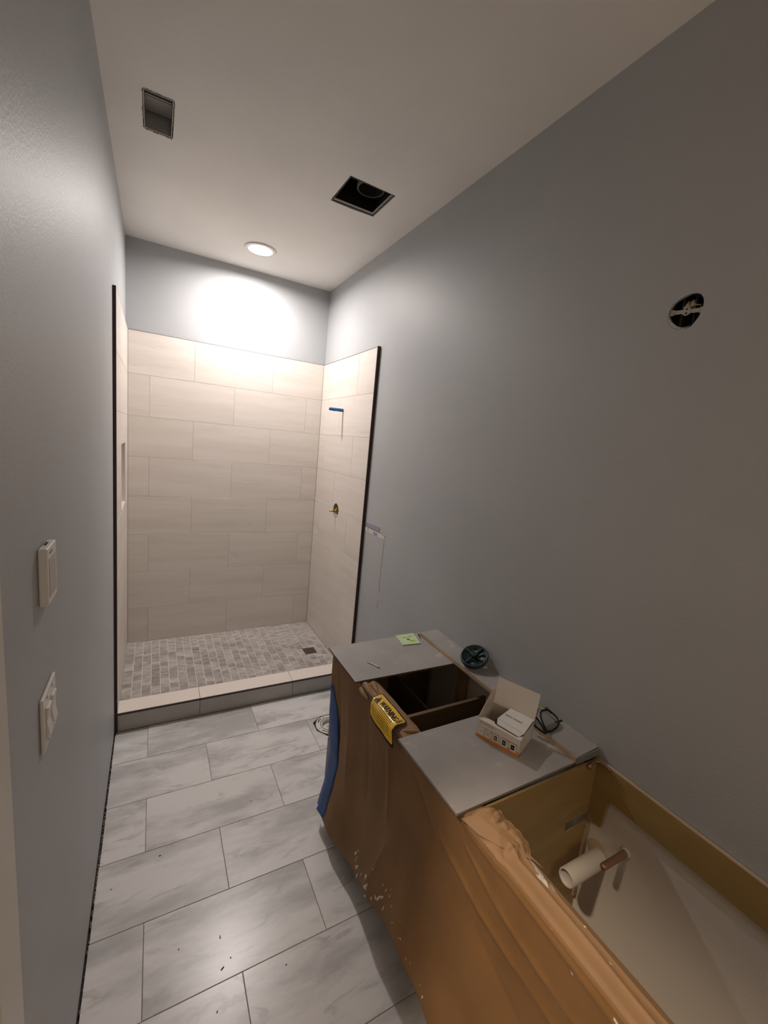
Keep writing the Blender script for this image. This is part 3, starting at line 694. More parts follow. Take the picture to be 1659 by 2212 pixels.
# green plate, screws
t = thing('green_plate', 'small square pale green plate with round hole lying on far board', 'plate', (1.32, -2.07, BZ1))
gp = [(1.278, -2.018), (1.262, -2.119), (1.360, -2.130), (1.384, -2.022)]
g = obj('plate_sheet', prism(B(), [(x, y, BZ1 + .0008) for x, y in gp], (0, 0, .0045)), M_LIME, t)
cut(g, [cyl(B(), (1.322 - 1.32, -2.075 + 2.07, -.02), (1.322 - 1.32, -2.075 + 2.07, .02), .009, seg=20)])
bm = B()
for (cx_, cy_, rx, ry) in ((1.335, -2.095, .018, .009), (1.312, -2.052, .014, .006), (1.345, -2.05, .010, .006), (1.292, -2.04, .01, .003), (1.36, -2.045, .013, .003)):
    n = 14; pts = []
    for k in range(n):
        a = 2 * PI * k / n; q = 1 + .35 * noise.noise(Vector((cx_ * 40, a, 1)))
        pts.append((cx_ + rx * q * math.cos(a), cy_ + ry * q * math.sin(a), BZ1 + .0054))
    prism(bm, pts, (0, 0, .0003))
g2 = obj('green_smear', bm, M_LIMES, t)
cut(g2, [cyl(B(), (1.322 - 1.32, -2.075 + 2.07, -.02), (1.322 - 1.32, -2.075 + 2.07, .03), .0092, seg=20)])
def screw(name, label, p0, p1, r, m):
    p0 = Vector(p0); p1 = Vector(p1); t = thing(name, label, 'screw', (p0.x, p0.y, p0.z - r))
    d = (p1 - p0).normalized(); Ln = (p1 - p0).length
    obj('head', cyl(B(), p0, p0 + d * .003, r * 2.0, r * 1.2, seg=12), m, t, smooth=True)
    pts = []; rr = []
    n = int(Ln / .0016)
    for k in range(n):
        f = k / (n - 1); pts.append(p0 + d * (.003 + (Ln - .004) * f)); rr.append((r * (.78 if k % 2 else 1.02)) * (1 if f < .9 else max(.15, (1 - f) * 10)))
    obj('shank', tube(B(), pts, rr, 8), m, t, smooth=True)
screw('screw', 'long silver screw lying on the far grey board', (1.052, -2.268, BZ1 + .0048), (1.023, -2.203, BZ1 + .0022), .0022, M_METAL)
screw('screw', 'short dark screw lying beside the green plate', (1.404, -2.046, BZ1 + .0052), (1.392, -2.085, BZ1 + .0024), .0026, mat('black_screw', (.03, .025, .022), .4, .5))

# dark rod on the strip
t = obj('metal_rod', box(B(), 1.478, 1.517, -2.853, -2.847, SZ1 + .0004, SZ1 + .0034, .0006), M_BLK)
prism_bm = None
tag(t, 'short black rod lying across the strip against the wall', 'rod')

# ------------------------------------------------------------------ dark green test plug on the strip
px_, py_, pz_ = 1.462, -2.418, SZ1
t = thing('pipe_test_plug', 'dark green round plastic plug with spoke holes leaning on the strip', 'plug', (px_, py_, pz_))
TB = Matrix.Translation((px_ - .006, py_, pz_ + .0445)) @ Matrix.Rotation(math.radians(-26), 4, 'Y') @ Matrix.Rotation(math.radians(9), 4, 'X')
R0 = .062
disc = lathe(B(), [(.0001, -.010), (R0 - .008, -.010), (R0, -.004), (R0 + .001, .004), (R0 - .002, .010), (R0 - .006, .010), (R0 - .008, .004), (.0001, .004)], seg=48)
bmesh.ops.transform(disc, matrix=TB, verts=disc.verts)
pd = obj('plug_disc', disc, M_GREEN, t, smooth=True)
cs = []
for a in (0.6, 0.6 + PI, 0.6 + PI * 1.5):
    bm = B(); n = 12; pts = []
    for k in range(n):
        q = 2 * PI * k / n; pts.append(Vector((.037 * math.cos(a) + .0125 * math.cos(q) * 1.0, .037 * math.sin(a) + .0145 * math.sin(q), -.03)))
    prism(bm, pts, (0, 0, .06)); bmesh.ops.transform(bm, matrix=Matrix.Translation(-Vector((px_, py_, pz_))) @ TB, verts=bm.verts); cs.append(bm)
cut(pd, cs)
bm = B()
box(bm, -.014, .014, -.014, .014, .004, .024, .003); 
for a in (0, PI / 2, PI, -PI / 2):
    box(bm, .012, .053, -.003, .003, .003, .012, .001, Matrix.Rotation(a + .05, 4, 'Z'))
bmesh.ops.transform(bm, matrix=TB, verts=bm.verts)
hb = obj('square_hub', bm, M_GREEN, t)
bm = B(); box(bm, -.0085, .0085, -.0085, .0085, .0235, .0245); bmesh.ops.transform(bm, matrix=TB, verts=bm.verts); obj('hub_recess', bm, M_BLK, t)
bm = lathe(B(), [(R0 - .010, -.012), (R0 - .004, -.012), (R0 - .006, -.017), (R0 - .012, -.017)], seg=40, closed=True); bmesh.ops.transform(bm, matrix=TB, verts=bm.verts); obj('rim_skirt', bm, M_GREEN, t, smooth=True)

# ------------------------------------------------------------------ plumbing in the near opening
t = thing('drain_pipe_stub', 'short white plastic drain pipe coming out of the wall inside the vanity', 'pipe', (XR, -3.07, .512))
obj('pipe', lathe(B(), [(.0285, .0), (.0285, .168), (.0270, .171), (.0245, .171), (.0235, .168), (.0235, .11)], (XR - .001, -3.07, .512), (-1, 0, 0), 40), M_PVC, t, smooth=True)
obj('end_plug', lathe(B(), [(.0235, .158), (.019, .159), (.018, .156), (.0001, .156)], (XR - .001, -3.07, .512), (-1, 0, 0), 32), mat('dull_plug', (.62, .58, .52), .6), t, smooth=True)
obj('wall_collar', lathe(B(), [(.0001, .0008), (.036, .0008), (.034, .0022), (.0001, .0026)], (XR - .001, -3.058, .526), (-1, 0, 0), 32), mat('foam_yellow', (.62, .5, .33), .8), t, smooth=True)
t = thing('copper_stub', 'copper water pipe stub above the white drain pipe', 'pipe', (XR, -3.144, .607))
obj('pipe', lathe(B(), [(.0105, 0), (.0105, .112), (.0098, .118), (.0072, .1215), (.0001, .1225)], (XR - .001, -3.144, .607), (-1, 0, 0), 24), M_COPPER, t, smooth=True)
obj('caulk_ring', lathe(B(), [(.0108, .0005), (.018, .0005), (.013, .005), (.0108, .006)], (XR - .001, -3.144, .607), (-1, 0, 0), 24), mat('white_caulk', (.75, .71, .66), .8), t, smooth=True)
t = thing('bent_copper_tube', 'bent copper tube resting on the back rail at the board corner', 'pipe', (1.49, -3.03, VZ))
obj('tube', tube(B(), [(1.447, -3.020, .842), (1.456, -3.019, .848), (1.470, -3.018, .851), (1.484, -3.022, .853), (1.492, -3.032, .853), (1.494, -3.048, .850), (1.495, -3.066, .845)], .0052, 14), mat('old_copper', (.28, .17, .11), .4, .7), t, smooth=True)
obj('end_cap', lathe(B(), [(.0001, -.002), (.0075, -.001), (.0075, .009), (.0062, .010)], (1.445, -3.020, .8405), (.8, 0, .5), 16), M_COPPER, t, smooth=True)
obj('solder_cap', lathe(B(), [(.0001, -.006), (.005, -.004), (.005, .004), (.0001, .006)], (1.452, -3.022, .838), (0, 0, 1), 12), M_COPPER, t, smooth=True)

# ------------------------------------------------------------------ kraft paper over the front
def hem_z(y):
    K = [(-2.03, .10), (-2.10, .070), (-2.16, .082), (-2.30, .100), (-2.45, .125), (-2.60, .165), (-2.75, .205), (-2.85, .215), (-3.0, .185), (-3.15, .16), (-3.4, .14), (-4.3, .12)]
    for (a, za), (b, zb) in zip(K[:-1], K[1:]):
        if y >= b: f = (y - a) / (b - a); return za + (zb - za) * f
    return .12
def edge_y(z):   # how the far edge of the sheet drifts away from the cabinet end
    K = [(.86, -2.034), (.66, -2.045), (.55, -2.085), (.45, -2.130), (.36, -2.150), (.22, -2.148), (.14, -2.120), (.07, -2.108)]
    for (a, ya), (b, yb) in zip(K[:-1], K[1:]):
        if z >= b: f = (z - a) / (b - a); return ya + (yb - ya) * f
    return -2.108
def ridge(d, wdt): return .65 * math.exp(-abs(d) / (wdt * .55)) + .35 * math.exp(-(d / (wdt * 1.6)) ** 2)
def facet(x, y, z):
    d = noise.voronoi(Vector((x, y, z)))[0]
    return d[1] - d[0]
def line_d(y, z, p, q):
    py, pz = p; qy, qz = q; L2 = (qy - py) ** 2 + (qz - pz) ** 2
    s = ((y - py) * (qy - py) + (z - pz) * (qz - pz)) / L2; s = max(0, min(1, s))
    dy = y - (py + s * (qy - py)); dz = z - (pz + s * (qz - pz))
    side = ((y - py) * (qz - pz) - (z - pz) * (qy - py)) / math.sqrt(L2)
    return math.hypot(dy, dz), side, s
CREASES = [  # (start, end, height, width)
    ((-2.60, .80), (-2.66, .50), .010, .012), ((-2.12, .80), (-2.20, .45), -.006, .016), ((-2.25, .76), (-2.33, .35), .006, .02), ((-2.42, .79), (-2.50, .42), -.006, .02),
    ((-2.90, .715), (-3.09, .664), .009, .010), ((-3.09, .664), (-3.25, .655), .009, .010), ((-3.25, .655), (-4.1, .60), .010, .013), ((-2.76, .78), (-2.92, .66), -.006, .02),
    ((-3.02, .78), (-3.15, .735), .006, .008), ((-3.15, .735), (-3.34, .715), .007, .010), ((-3.34, .715), (-4.0, .70), .007, .012), ((-3.1, .60), (-3.6, .40), -.008, .05),
    ((-2.85, .62), (-2.95, .52), .005, .012), ((-3.00, .825), (-4.1, .800), .006, .007), ((-2.68, .45), (-2.60, .18), .006, .02)]
def relief(y, z):
    d = 0
    for p, q, h, wd in CREASES:
        dist, side, s = line_d(y, z, p, q); sh = min(1, 5 * s + .25, 5 * (1 - s) + .25)
        d += h * sh * ridge(dist, wd)
    low = max(0, .84 - z)
    d += .016 * low * noise.noise(Vector((y * 9.0, z * 1.6, 3.3))) * 1.5
    d += .006 * noise.noise(Vector((y * 4.0, z * 3.0, 8.1))) * min(1, low * 6)
    d += .0030 * facet(y * 7, z * 5, 1.7) * min(1, low * 8)
    return d
def front_x(z):
    K = [(.853, .936), (.80, .931), (.60, .928), (.40, .915), (.20, .892), (.05, .882)]
    for (a, xa), (b, xb) in zip(K[:-1], K[1:]):
        if z >= b: f = (z - a) / (b - a); return xa + (xb - xa) * f
    return .882
def rim_lump(y, x):
    """crumpled roll of paper along the top rail where no board presses it down"""
    def win(a, b, s=.03): return max(0, min(1, (a - y) / s)) * max(0, min(1, (y - b) / s))
    w1 = win(-2.345, -2.675); w2 = win(-3.004, -3.17, .03); w3 = win(-3.10, -9)
    h = 0
    h += w1 * (.003 + .005 * abs(noise.noise(Vector((y * 16, x * 30, 5)))))
    h += w2 * (.003 + .030 * facet(y * 15, x * 21, 2.5) + .009 * facet(y * 38, x * 46, 9))
    h += w3 * (.003 + .006 * ridge(x - .968 - .004 * math.sin(y * 9), .006) + .004 * ridge(x - .992, .004) + .003 * facet(y * 7, x * 30, 7.5))
    return h, w2
def paper_pt(y, t):
    """t 0..1: inner flap, rim, then down the front to the hem"""
    hz = hem_z(y)
    if t < .06:
        f = t / .06; x = 1.0125 - .001 * f; z = .800 + .040 * f; h, w2 = rim_lump(y, 1.01)
        return Vector((x + w2 * .026 * (.5 + .5 * f) + w2 * .010 * noise.noise(Vector((y * 20, f * 3, 0))), y, z + h * f))
    if t < .26:
        f = (t - .06) / .20; x = 1.0115 + (.936 - 1.0115) * f; h, w2 = rim_lump(y, x)
        z = .8405 + .0075 * math.sin(min(1, f * 3) * PI / 2) - (.003 * max(0, f - .9) * 10)
        w = 1 - f
        return Vector((x + w2 * (.026 * w - .010 * f), y, z + h * math.sin(PI * min(1, .12 + f * .9))))
    f = (t - .26) / .74
    z = .846 + (hz - .846) * f
    x = front_x(z) - relief(y, z)
    h, w2 = rim_lump(y, .93); ff = max(0, 1 - f * 9)
    return Vector((x - w2 * .012 * ff, y, z + h * ff * .4))
t = thing('kraft_paper_cover', 'brown kraft paper sheet draped over the front of the vanity', 'paper', (0.93, -3.1, 0.1))
bm = B(); NTg = 190
YL = []
for a_, b_, n_ in ((-2.034, -2.36, 45), (-2.36, -2.70, 60), (-2.70, -3.0, 45), (-3.0, -3.2, 110), (-3.2, -4.16, 110)):
    YL += [a_ + (b_ - a_) * k / n_ for k in range(n_)]
YL.append(-4.16); NYg = len(YL) - 1
YS, YEn = -2.034, -4.16
grid = []
for i in range(-1, NYg + 1):
    y0 = YL[max(0, i)]; u = ((YS - y0) / (YS - YEn)) ** .8; col = []
    for j in range(NTg + 1):
        tt = j / NTg
        z0 = .846 + (hem_z(y0) - .846) * max(0, (tt - .26) / .74)
        ey = edge_y(z0) - YS
        y = y0 + ey * max(0, 1 - u * 6) if tt > .26 else y0
        pp = paper_pt(y, tt)
        if i < 0: pp = Vector((.9355, min(y + .022, -2.033), pp.z)) if tt > .3 else pp + Vector((0, .0015, -.002))
        col.append(bm.verts.new(pp))
    grid.append(col)
for i in range(NYg + 1):
    for j in range(NTg):
        f = bm.faces.new((grid[i][j], grid[i][j + 1], grid[i + 1][j + 1], grid[i + 1][j]))
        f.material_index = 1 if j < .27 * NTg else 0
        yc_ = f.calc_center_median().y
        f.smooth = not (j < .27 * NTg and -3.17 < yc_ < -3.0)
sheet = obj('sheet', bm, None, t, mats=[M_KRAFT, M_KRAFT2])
so = sheet.modifiers.new('thickness', 'SOLIDIFY'); so.thickness = .0008; so.offset = 1
def surf_t(y, z):
    hz = hem_z(y); return .26 + .74 * (.846 - z) / (.846 - hz)
def on_paper(y, z, lift=.0014):
    if z > .8465: p = paper_pt(y, .2); return p + Vector((0, 0, lift))
    p = paper_pt(y, surf_t(y, z)); return p + Vector((-lift, 0, 0))
# dried paint on the paper
def blot(bm, y, z, ry, rz, ang=0, seed=0, front=True):
    n = 12; c = None; ring = []
    if front: ry *= .62; rz *= .62
    for k in range(n):
        a = 2 * PI * k / n; q = 1 + 1.0 * noise.noise(Vector((math.cos(a) * 2.6 + seed, math.sin(a) * 2.6, seed * .7)))
        dy = ry * q * math.cos(a); dz = rz * q * math.sin(a)
        yy = y + dy * math.cos(ang) - dz * math.sin(ang); zz = z + dy * math.sin(ang) + dz * math.cos(ang)
        if front: ring.append((yy, min(zz, .845)))
        else: ring.append((yy, zz))
    fr = [bm.verts.new(on_paper(a, b) if front else Vector((b, a, paper_pt(a, .06 + .20 * (1.0115 - b) / .0755).z + .0018))) for a, b in ring]
    cc = bm.verts.new((on_paper(y, z, .0022) if front else Vector((z, y, paper_pt(y, .06 + .20 * (1.0115 - z) / .0755).z + .0024))))
    for k in range(n): bm.faces.new((fr[k], fr[(k + 1) % n], cc))
bm = B()
for i, (y, z, a, b) in enumerate(((-2.487, .205, .008, .022), (-2.517, .175, .010, .026), (-2.505, .235, .005, .012), (-2.615, .200, .011, .030), (-2.60, .225, .012, .016), (-2.70, .245, .006, .034), (-2.715, .262, .004, .02), (-2.638, .295, .004, .006), (-2.704, .300, .003, .010), (-2.725, .300, .003, .014), (-2.751, .305, .004, .012), (-2.770, .289, .005, .006), (-2.785, .275, .0015, .006), (-2.791, .250, .003, .006), (-2.80, .262, .002, .007), (-2.842, .255, .002, .006), (-2.85, .262, .005, .006), (-2.888, .235, .0025, .006), (-2.907, .24, .002, .005), (-2.98, .215, .005, .009), (-2.50, .19, .004, .03), (-2.53, .15, .006, .02), (-2.56, .19, .004, .02), (-2.66, .20, .006, .014), (-2.68, .225, .012, .01), (-2.62, .165, .01, .01), (-2.73, .235, .003, .02), (-2.83, .30, .0015, .004), (-2.96, .23, .002, .004), (-2.75, .33, .002, .003), (-2.64, .31, .0015, .004))):
    blot(bm, y, z, a, b, .5 if i < 7 else .2, i * 3.1)
for i, (y, z, a, b) in enumerate(((-3.36, .806, .0045, .003), (-3.45, .822, .009, .004), (-3.458, .812, .006, .003), (-3.30, .838, .002, .0015))): blot(bm, y, z, a, b, .3, 70 + i)
tag(obj('paint_splatter', bm, M_SPLAT, t), kind='stuff', label='dried white paint drops on the kraft paper')
bm = B()
for i, (y, x, a, b) in enumerate(((-3.205, .995, .022, .006), (-3.225, .985, .016, .009), (-3.185, 1.0, .014, .004), (-3.25, .995, .014, .004), (-3.40, .98, .003, .002), (-3.335, .99, .003, .002))): blot(bm, y, x, a, b, .1, 40 + i, False)
tag(obj('paint_splatter', bm, M_SPLAT, t), kind='stuff')
def fold(pts, r, name='paper_fold'):
    bm = B(); Q = [Vector(p) for p in pts]; R = []
    pp = []
    for i in range(len(Q) - 1):
        for k in range(8):
            f = k / 8; pp.append(Q[i].lerp(Q[i + 1], f)); R.append((r[i] + (r[i + 1] - r[i]) * f) * (1 + .10 * noise.noise(Vector((i + f, r[i] * 90, 2)) * 3)))
    pp.append(Q[-1]); R.append(r[-1]); tube(bm, pp, R, 9)
    return obj(name, bm, M_KRAFT2, t, smooth=True)
fold([(.955, -2.336, .838), (.945, -2.355, .851), (.938, -2.40, .852), (.940, -2.45, .847)], [.013, .014, .010, .003])
fold([(.990, -2.336, .836), (.975, -2.37, .851), (.968, -2.41, .851), (.972, -2.45, .846)], [.015, .014, .009, .003])
fold([(.928, -2.349, .835), (.922, -2.385, .836), (.926, -2.42, .832)], [.009, .010, .003])
fold([(.945, -2.640, .846), (.960, -2.660, .850), (.990, -2.672, .849), (1.004, -2.684, .842)], [.004, .008, .007, .004])

# triangular overlapping flap
bm = B()
fl_pts = [(.917, -3.010, .846), (.925, -3.075, .853), (.950, -3.125, .858), (1.005, -3.180, .853), (1.022, -3.20, .842), (.985, -3.09, .868), (.955, -3.03, .862)]
vs = [bm.verts.new(p) for p in fl_pts]; cc = bm.verts.new((.965, -3.10, .868))
for k in range(len(vs)): bm.faces.new((vs[k], vs[(k + 1) % len(vs)], cc))
fo_ = obj('folded_flap', bm, M_KRAFT2, t); sm = fo_.modifiers.new('s', 'SOLIDIFY'); sm.thickness = .0012
# blue tape along the far edge
t = thing('masking_tape', 'wavy strip of blue masking tape along the far edge of the paper', 'tape', (0.93, -2.10, 0.1))
K = [(.665, -2.036, -2.064, .937), (.640, -2.036, -2.086, .936), (.54, -2.052, -2.160, .930), (.46, -2.085, -2.195, .923), (.430, -2.110, -2.205, .920), (.37, -2.122, -2.228, .914), (.24, -2.120, -2.228, .904), (.12, -2.088, -2.205, .897), (.070, -2.075, -2.190, .896)]
bm = B(); prev = None; steps = []
for (a, b) in zip(K[:-1], K[1:]):
    for s in range(6): f = s / 6; steps.append([a[i] + (b[i] - a[i]) * f for i in range(4)])
steps.append(K[-1])
for i, (z, ya, yb, x) in enumerate(steps):
    row = []
    for j in range(7):
        f = j / 6; y = ya + (yb - ya) * f; zz = z + (.03 if z > .1 else .05) * f * min(1, (z - .05) * 3 + .6)
        zz = min(zz, .70)
        px = min(front_x(zz) - relief(y, zz), x) if f > .3 else x
        row.append(bm.verts.new((px - .0022 - .003 * math.sin(f * PI) * (1 + .8 * math.sin(i * .55)), y, zz)))
    if prev:
        for j in range(6): bm.faces.new((prev[j], prev[j + 1], row[j + 1], row[j]))
    prev = row
tp = obj('tape_strip', bm, M_TAPE, t, smooth=True); s_ = tp.modifiers.new('s', 'SOLIDIFY'); s_.thickness = .0006; s_.offset = 1

# ------------------------------------------------------------------ warning label bent over the rim
def lab(u, v, lift=0.0):
    """u along the rail 0 (far) .. 1 (near), v 0 inner edge .. 1 hanging edge"""
    A = [Vector((.978, -2.437, .8585)), Vector((.930, -2.452, .8600)), Vector((.9150, -2.462, .848)), Vector((.903, -2.484, .812))]
    Bp = [Vector((.979, -2.632, .8585)), Vector((.930, -2.634, .8600)), Vector((.9150, -2.636, .846)), Vector((.905, -2.668, .800))]
    ks = [0, .50, .66, 1.0]
    if v > 1: v = 1
    for i in range(3):
        if v <= ks[i + 1]:
            f = (v - ks[i]) / (ks[i + 1] - ks[i]); a = A[i].lerp(A[i + 1], f); b = Bp[i].lerp(Bp[i + 1], f); break
    p = a.lerp(b, u)
    bow = .0035 * math.sin(u * PI) + .0012 * math.sin(u * 13 + v * 4)
    nrm = Vector((-.15, 0, 1)) if v < .5 else Vector((-(.15 + .85 * min(1, (v - .5) / .3)), 0, 1 - .8 * min(1, (v - .5) / .3)))
    nrm.normalize()
    return p + nrm * (lift + bow)
t = thing('warning_label', 'glossy yellow warning label with black border bent over the paper rim', 'label', (.95, -2.55, .85))
def lab_patch(name, pts2, m, lift, parent, nseg=26):
    bm = B(); vs = [bm.verts.new((u, v, 0)) for u, v in pts2]; f = bm.faces.new(vs)
    # slice into bands so that the patch follows the bend
    for k in range(1, nseg):
        bmesh.ops.bisect_plane(bm, geom=bm.verts[:] + bm.edges[:] + bm.faces[:], plane_co=(k / nseg, 0, 0), plane_no=(1, 0, 0))
        bmesh.ops.bisect_plane(bm, geom=bm.verts[:] + bm.edges[:] + bm.faces[:], plane_co=(0, k / nseg, 0), plane_no=(0, 1, 0))
    for v in bm.verts: v.co = lab(v.co.x, v.co.y, lift)
    return obj(name, bm, m, parent, smooth=True)
def rrect(u0, u1, v0, v1, r=.05, rv=.12):
    out = []
    for cx_, cy_, a0 in ((u1 - r, v1 - rv, 0), (u0 + r, v1 - rv, 90), (u0 + r, v0 + rv, 180), (u1 - r, v0 + rv, 270)):
        for k in range(5):
            a = math.radians(a0 + k * 22.5); out.append((cx_ + r * math.cos(a), cy_ + rv * math.sin(a)))
    return out
lab_patch('black_border', rrect(0, 1, 0, 1), M_BLK, 0.0004, t)
lab_patch('yellow_face', rrect(.028, .972, .06, .94, .035, .09), M_YEL, 0.0012, t)
def text_bm(s, size, align='LEFT'):
    cu = bpy.data.curves.new('txt', 'FONT'); cu.body = s; cu.size = size; cu.resolution_u = 2; cu.align_x = align
    o = bpy.data.objects.new('txt', cu); C.objects.link(o); bpy.context.view_layer.update()
    me = bpy.data.meshes.new_from_object(o.evaluated_get(bpy.context.evaluated_depsgraph_get()))
    bpy.data.objects.remove(o); bm = B(); bm.from_mesh(me); bpy.data.meshes.remove(me); return bm
def lab_text(s, u0, u1, v0, v1, lift=.0019, bold=0, name='lettering'):
    bm = text_bm(s, 1.0)
    xs = [v.co.x for v in bm.verts]; ys = [v.co.y for v in bm.verts]
    for k in range(1, 40):
        bmesh.ops.bisect_plane(bm, geom=bm.verts[:] + bm.edges[:] + bm.faces[:], plane_co=(min(xs) + (max(xs) - min(xs)) * k / 40, 0, 0), plane_no=(1, 0, 0))
    bmesh.ops.bisect_plane(bm, geom=bm.verts[:] + bm.edges[:] + bm.faces[:], plane_co=(0, (min(ys) + max(ys)) / 2, 0), plane_no=(0, 1, 0))
    a, b, c, d = min(xs), max(xs), min(ys), max(ys)
    for v in bm.verts:
        u = u0 + (v.co.x - a) / (b - a) * (u1 - u0); vv = v1 - (v.co.y - c) / (d - c) * (v1 - v0)
        v.co = lab(u, vv, lift)
    return obj(name, bm, M_BLK, t)
lab_text('WARNING', .26, .855, .21, .485)
for dx in (.005, .010): lab_text('WARNING', .26 + dx, .855 + dx, .21, .485)
lab_patch('warning_triangle', [(.07, .53), (.235, .53), (.15, .17)], M_BLK, .0018, t, 12)
lab_patch('exclamation_mark', [(.143, .28), (.157, .28), (.154, .42), (.146, .42)], M_YEL, .0024, t, 6)
lab_patch('exclamation_dot', [(.145, .45), (.155, .45), (.155, .485), (.145, .485)], M_YEL, .0024, t, 4)
bmx = [((.885, .14), (.945, .17)), ((.885, .14), (.895, .40)), ((.935, .14), (.945, .40)), ((.885, .37), (.945, .41)), ((.905, .20), (.93, .225)), ((.905, .20), (.912, .28)), ((.905, .26), (.93, .285)), ((.922, .26), (.93, .34)), ((.905, .32), (.93, .345))]
for (a, b) in bmx: lab_patch('square_emblem', [(a[0], a[1]), (b[0], a[1]), (b[0], b[1]), (a[0], b[1])], M_BLK, .0018, t, 4)
random.seed(11)
lines = ['UNPLUG OR DISCONNECT THE APPLIANCE', 'FROM THE POWER SUPPLY BEFORE', 'SERVICING OR INSTALLING THE UNIT', 'KEEP FINGERS AND FOREIGN OBJECTS', 'AWAY FROM MOVING PARTS']
for i in range(8):   # body copy too small to read: broken dark bars
    v = .54 + i * .047; u = .07 + .004 * i; end = .90 - (.12 if i in (7,) else 0) - .08 * random.random()
    bm = B()
    while u < end:
        wdt = random.uniform(.018, .06); u2 = min(u + wdt, end)
        q = [lab(u, v, .0019), lab(u2, v, .0019), lab(u2, v + .013, .0019), lab(u, v + .013, .0019)]
        bm.faces.new([bm.verts.new(p) for p in q]); u = u2 + .010
    tag(obj('small_print', bm, M_BLK, t), kind='stuff')

# ------------------------------------------------------------------ open white retail box
bx, by = 1.171, -2.771
ang = math.atan2(-.141, .060)      # direction of the front edge
t = thing('retail_box', 'open white cardboard retail box with orange stripe on the near board', 'box', (bx, by, BZ1 + .0006), ang)
# local frame: +x along the front edge (far -> near), +y into the depth, +z up
BW, BD, BH = .153, .128, .066
def lb(name, pts, th, m, parent=None):
    """flat card panel from 4 corners, thickened along its normal"""
    p = [Vector(q) for q in pts]; n = (p[1] - p[0]).cross(p[2] - p[0]).normalized()
    return obj(name, prism(B(), p, n * th), m, parent or t, local=True)
th = .0008
lb('base', [(0, 0, 0), (BW, 0, 0), (BW, BD, 0), (0, BD, 0)], th, M_CARDIN)
lb('front_wall', [(0, 0, 0), (BW, 0, 0), (BW, 0, BH - .006), (0, 0, BH)], -th, M_CARD)
lb('side_wall', [(BW, 0, 0), (BW, BD, 0), (BW, BD, BH), (BW, 0, BH - .006)], -th, M_CARD)
lb('side_wall', [(0, 0, 0), (0, BD, 0), (0, BD, BH), (0, 0, BH)], th, M_CARD)
lb('back_wall', [(0, BD, 0), (BW, BD, 0), (BW, BD, BH), (0, BD, BH)], th, M_CARDIN)
lid = lb('lid', [(0, BD, BH), (BW, BD, BH), (BW - .002, BD + .034, .152), (-.004, BD + .036, .150)], th, M_CARD)
lb('dust_flap', [(0, .0, BH), (0, BD * .95, BH), (-.004, BD * 1.1, .118), (-.006, BD * .90, .112)], th, M_CARDIN)
lb('flap_edge', [(-.001, .01, BH + .001), (-.001, .012, BH + .004), (-.007, BD * .95, .116), (-.007, BD * .9, .1135)], th, M_ORANGE)
# inner instruction card sloping down to the slot
ic = lb('inner_card', [(.052, .046, .066), (.149, .040, .061), (.151, .127, .071), (.066, .127, .073)], th, mat('bright_card', (.74, .71, .68), .55))
lb('card_lip', [(.062, .021, .0585), (.136, .017, .0545), (.149, .0395, .0605), (.052, .0455, .0655)], th, M_CARD)
lb('front_shelf', [(.0, .001, BH - .001), (BW - .001, .001, BH - .008), (BW - .002, .030, BH - .0125), (.006, .034, BH - .0085)], th, M_CARD)
lb('slot', [(.060, .0175, .0615), (.138, .0135, .0570), (.138, .0162, .0570), (.060, .0202, .0615)], .0014, M_BLK)
lb('slot', [(.049, .036, .0600), (.053, .022, .0600), (.060, .022, .0600), (.0515, .045, .0650)], .0012, M_BLK)
# print on the front
def fr(name, x0, x1, z0, z1, m, lift=.0004): return obj(name, box(B(), x0, x1, -lift - .0003, -lift, z0, z1), m, t, local=True)
fr('orange_stripe', 0.0002, BW - .0002, .0002, .0085, M_ORANGE, .0003)
obj('orange_stripe', box(B(), BW + .0002, BW + .0006, .0002, .018, .0002, .0085), M_ORANGE, t, local=True)
def ftext(s, size, x, z, m, mirror=False, name='lettering'):
    bm = text_bm(s, size)
    for v in bm.verts: v.co = Vector((x + v.co.x, -.0009, z + v.co.y))
    return obj(name, bm, m, t, local=True)
ftext('SunTouch', .0105, .019, .0525, M_GREYTXT)
bm = B(); prism(bm, [(.008, -.0005, .0525), (.013, -.0005, .0525), (.0165, -.0005, .0575), (.012, -.0005, .0605)], (0, -.0003, 0)); obj('logo_mark', bm, mat('logo_amber', (.62, .33, .03), .5), t, local=True)
fr('background_print', .030, .150, .0095, .0375, M_CREAMP, .0003)
for x0, wd in ((.032, .012), (.050, .007), (.062, .020), (.092, .026), (.122, .022)): fr('dark_print', x0, x0 + wd, .0365, .0395, M_BRN, .0006)
for x0, wd in ((.046, .007), (.117, .005), (.147, .004)): fr('dark_print', x0, x0 + wd, .010, .016, M_BRN, .0006)
for i, (xc, fm, sm_) in enumerate(((.020, M_CARD, M_CREAMP), (.043, M_CARD, mat('pink_print', (.66, .55, .47), .5)), (.071, M_CARD, M_BRN), (.101, M_CARD, M_NAVY), (.131, M_CARD, M_BLK))):
    zc = .0255 - i * .0004
    if i == 0: fr('thermostat_outline', xc - .0095, xc + .0095, zc - .0145, zc + .0145, M_CREAMP, .0007)
    f = fr('thermostat_picture', xc - .009, xc + .009, zc - .0135, zc + .0135, M_CARD, .0010)
    fr('screen_picture', xc - .006, xc + .006, zc - .0085, zc + .0085, sm_ if i else M_CARD, .0014)
    fr('screen_digits', xc - .002, xc + .002, zc - .001, zc + .001, M_CARD if i > 1 else M_GREYTXT, .0018)
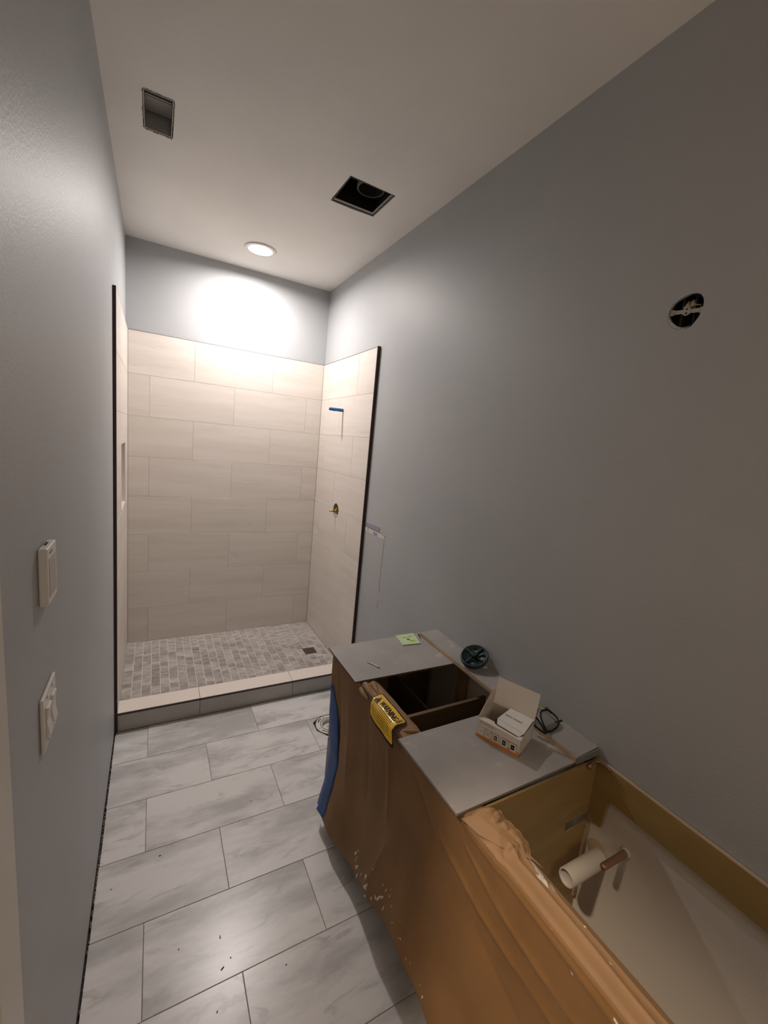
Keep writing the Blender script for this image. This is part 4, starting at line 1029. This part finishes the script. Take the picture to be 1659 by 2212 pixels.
# upside-down print on the inner card
bm = text_bm('IGENOII | SOHH', .0115)
xs = [v.co.x for v in bm.verts]; wx = max(xs)
p00, p10, p11, p01 = Vector((.052, .046, .066)), Vector((.149, .040, .061)), Vector((.151, .127, .071)), Vector((.066, .127, .073))
nn = (p10 - p00).cross(p11 - p00).normalized()
for v in bm.verts:
    u = .74 - .66 * v.co.x / wx; q = .52 - v.co.y / .085
    v.co = p00.lerp(p10, u).lerp(p01.lerp(p11, u), q) + nn * .0013
obj('lettering', bm, M_BLK, t, local=True)

# ------------------------------------------------------------------ safety glasses
gz = SZ1
t = thing('safety_glasses', 'black framed safety glasses with green temple behind the open box', 'glasses', (1.43, -2.85, SZ1))
def rimloop(cx_, cy_, z_, pts, m=M_BLK, r=.0034):
    bm = B(); P_ = [(cx_ + a, cy_ + b, z_ + c) for a, b, c in pts]; P_.append(P_[0])
    # smooth the loop
    Q = []
    n = len(P_) - 1
    for i in range(n):
        p0, p1, p2, p3 = [Vector(P_[(i + k - 1) % n]) for k in range(4)]
        for s in range(5):
            f = s / 5; Q.append(.5 * ((2 * p1) + (-p0 + p2) * f + (2 * p0 - 5 * p1 + 4 * p2 - p3) * f * f + (-p0 + 3 * p1 - 3 * p2 + p3) * f ** 3))
    Q.append(Q[0]); tube(bm, Q, r, 8, caps=False); return bm, Q
ringA = [(.002, -.026, 0), (.030, -.028, .002), (.062, -.020, .006), (.082, .000, .012), (.080, .022, .020), (.060, .036, .030), (.032, .036, .030), (.014, .020, .022), (.004, -.004, .010)]
bm, Q = rimloop(1.405, -2.852, SZ1 + .004, ringA); obj('right_rim', bm, M_BLK, t, smooth=True)
bm = B(); c = sum((q for q in Q), Vector()) / len(Q)
vs = [bm.verts.new(q) for q in Q[:-1]]; cc = bm.verts.new(c + Vector((-.004, 0, .006)))
for k in range(len(vs)): bm.faces.new((vs[k], vs[(k + 1) % len(vs)], cc))
obj('right_lens', bm, M_LENS, t, smooth=True)
ringB = [(-a, b * .95, cz * .9) for a, b, cz in ringA]
bm, Q = rimloop(1.392, -2.872, SZ1 + .006, [(-a * .22 - .004, b * .5 + a * .62, cz * 1.2) for a, b, cz in ringA]); obj('left_rim', bm, M_BLK, t, smooth=True)
bm = B(); c = sum((q for q in Q), Vector()) / len(Q)
vs = [bm.verts.new(q) for q in Q[:-1]]; cc = bm.verts.new(c)
for k in range(len(vs)): bm.faces.new((vs[k], vs[(k + 1) % len(vs)], cc))
obj('left_lens', bm, M_LENS, t, smooth=True)
obj('bridge', tube(B(), [(1.383, -2.884, SZ1 + .008), (1.398, -2.884, SZ1 + .009), (1.412, -2.880, SZ1 + .008)], .0035, 8), M_BLK, t, smooth=True)
obj('right_temple', tube(B(), [(1.478, -2.822, SZ1 + .03), (1.484, -2.79, SZ1 + .026), (1.494, -2.75, SZ1 + .016), (1.497, -2.70, SZ1 + .008)], [.003, .0032, .003, .0034], 8), M_TGREEN, t, smooth=True)
obj('temple_sleeve', tube(B(), [(1.474, -2.832, SZ1 + .031), (1.479, -2.812, SZ1 + .030), (1.483, -2.80, SZ1 + .028)], .0042, 8), M_BLK, t, smooth=True)
obj('left_temple', tube(B(), [(1.386, -2.81, SZ1 + .026), (1.41, -2.79, SZ1 + .022), (1.44, -2.775, SZ1 + .016), (1.488, -2.755, SZ1 + .008)], .0028, 8), M_TGREEN, t, smooth=True)
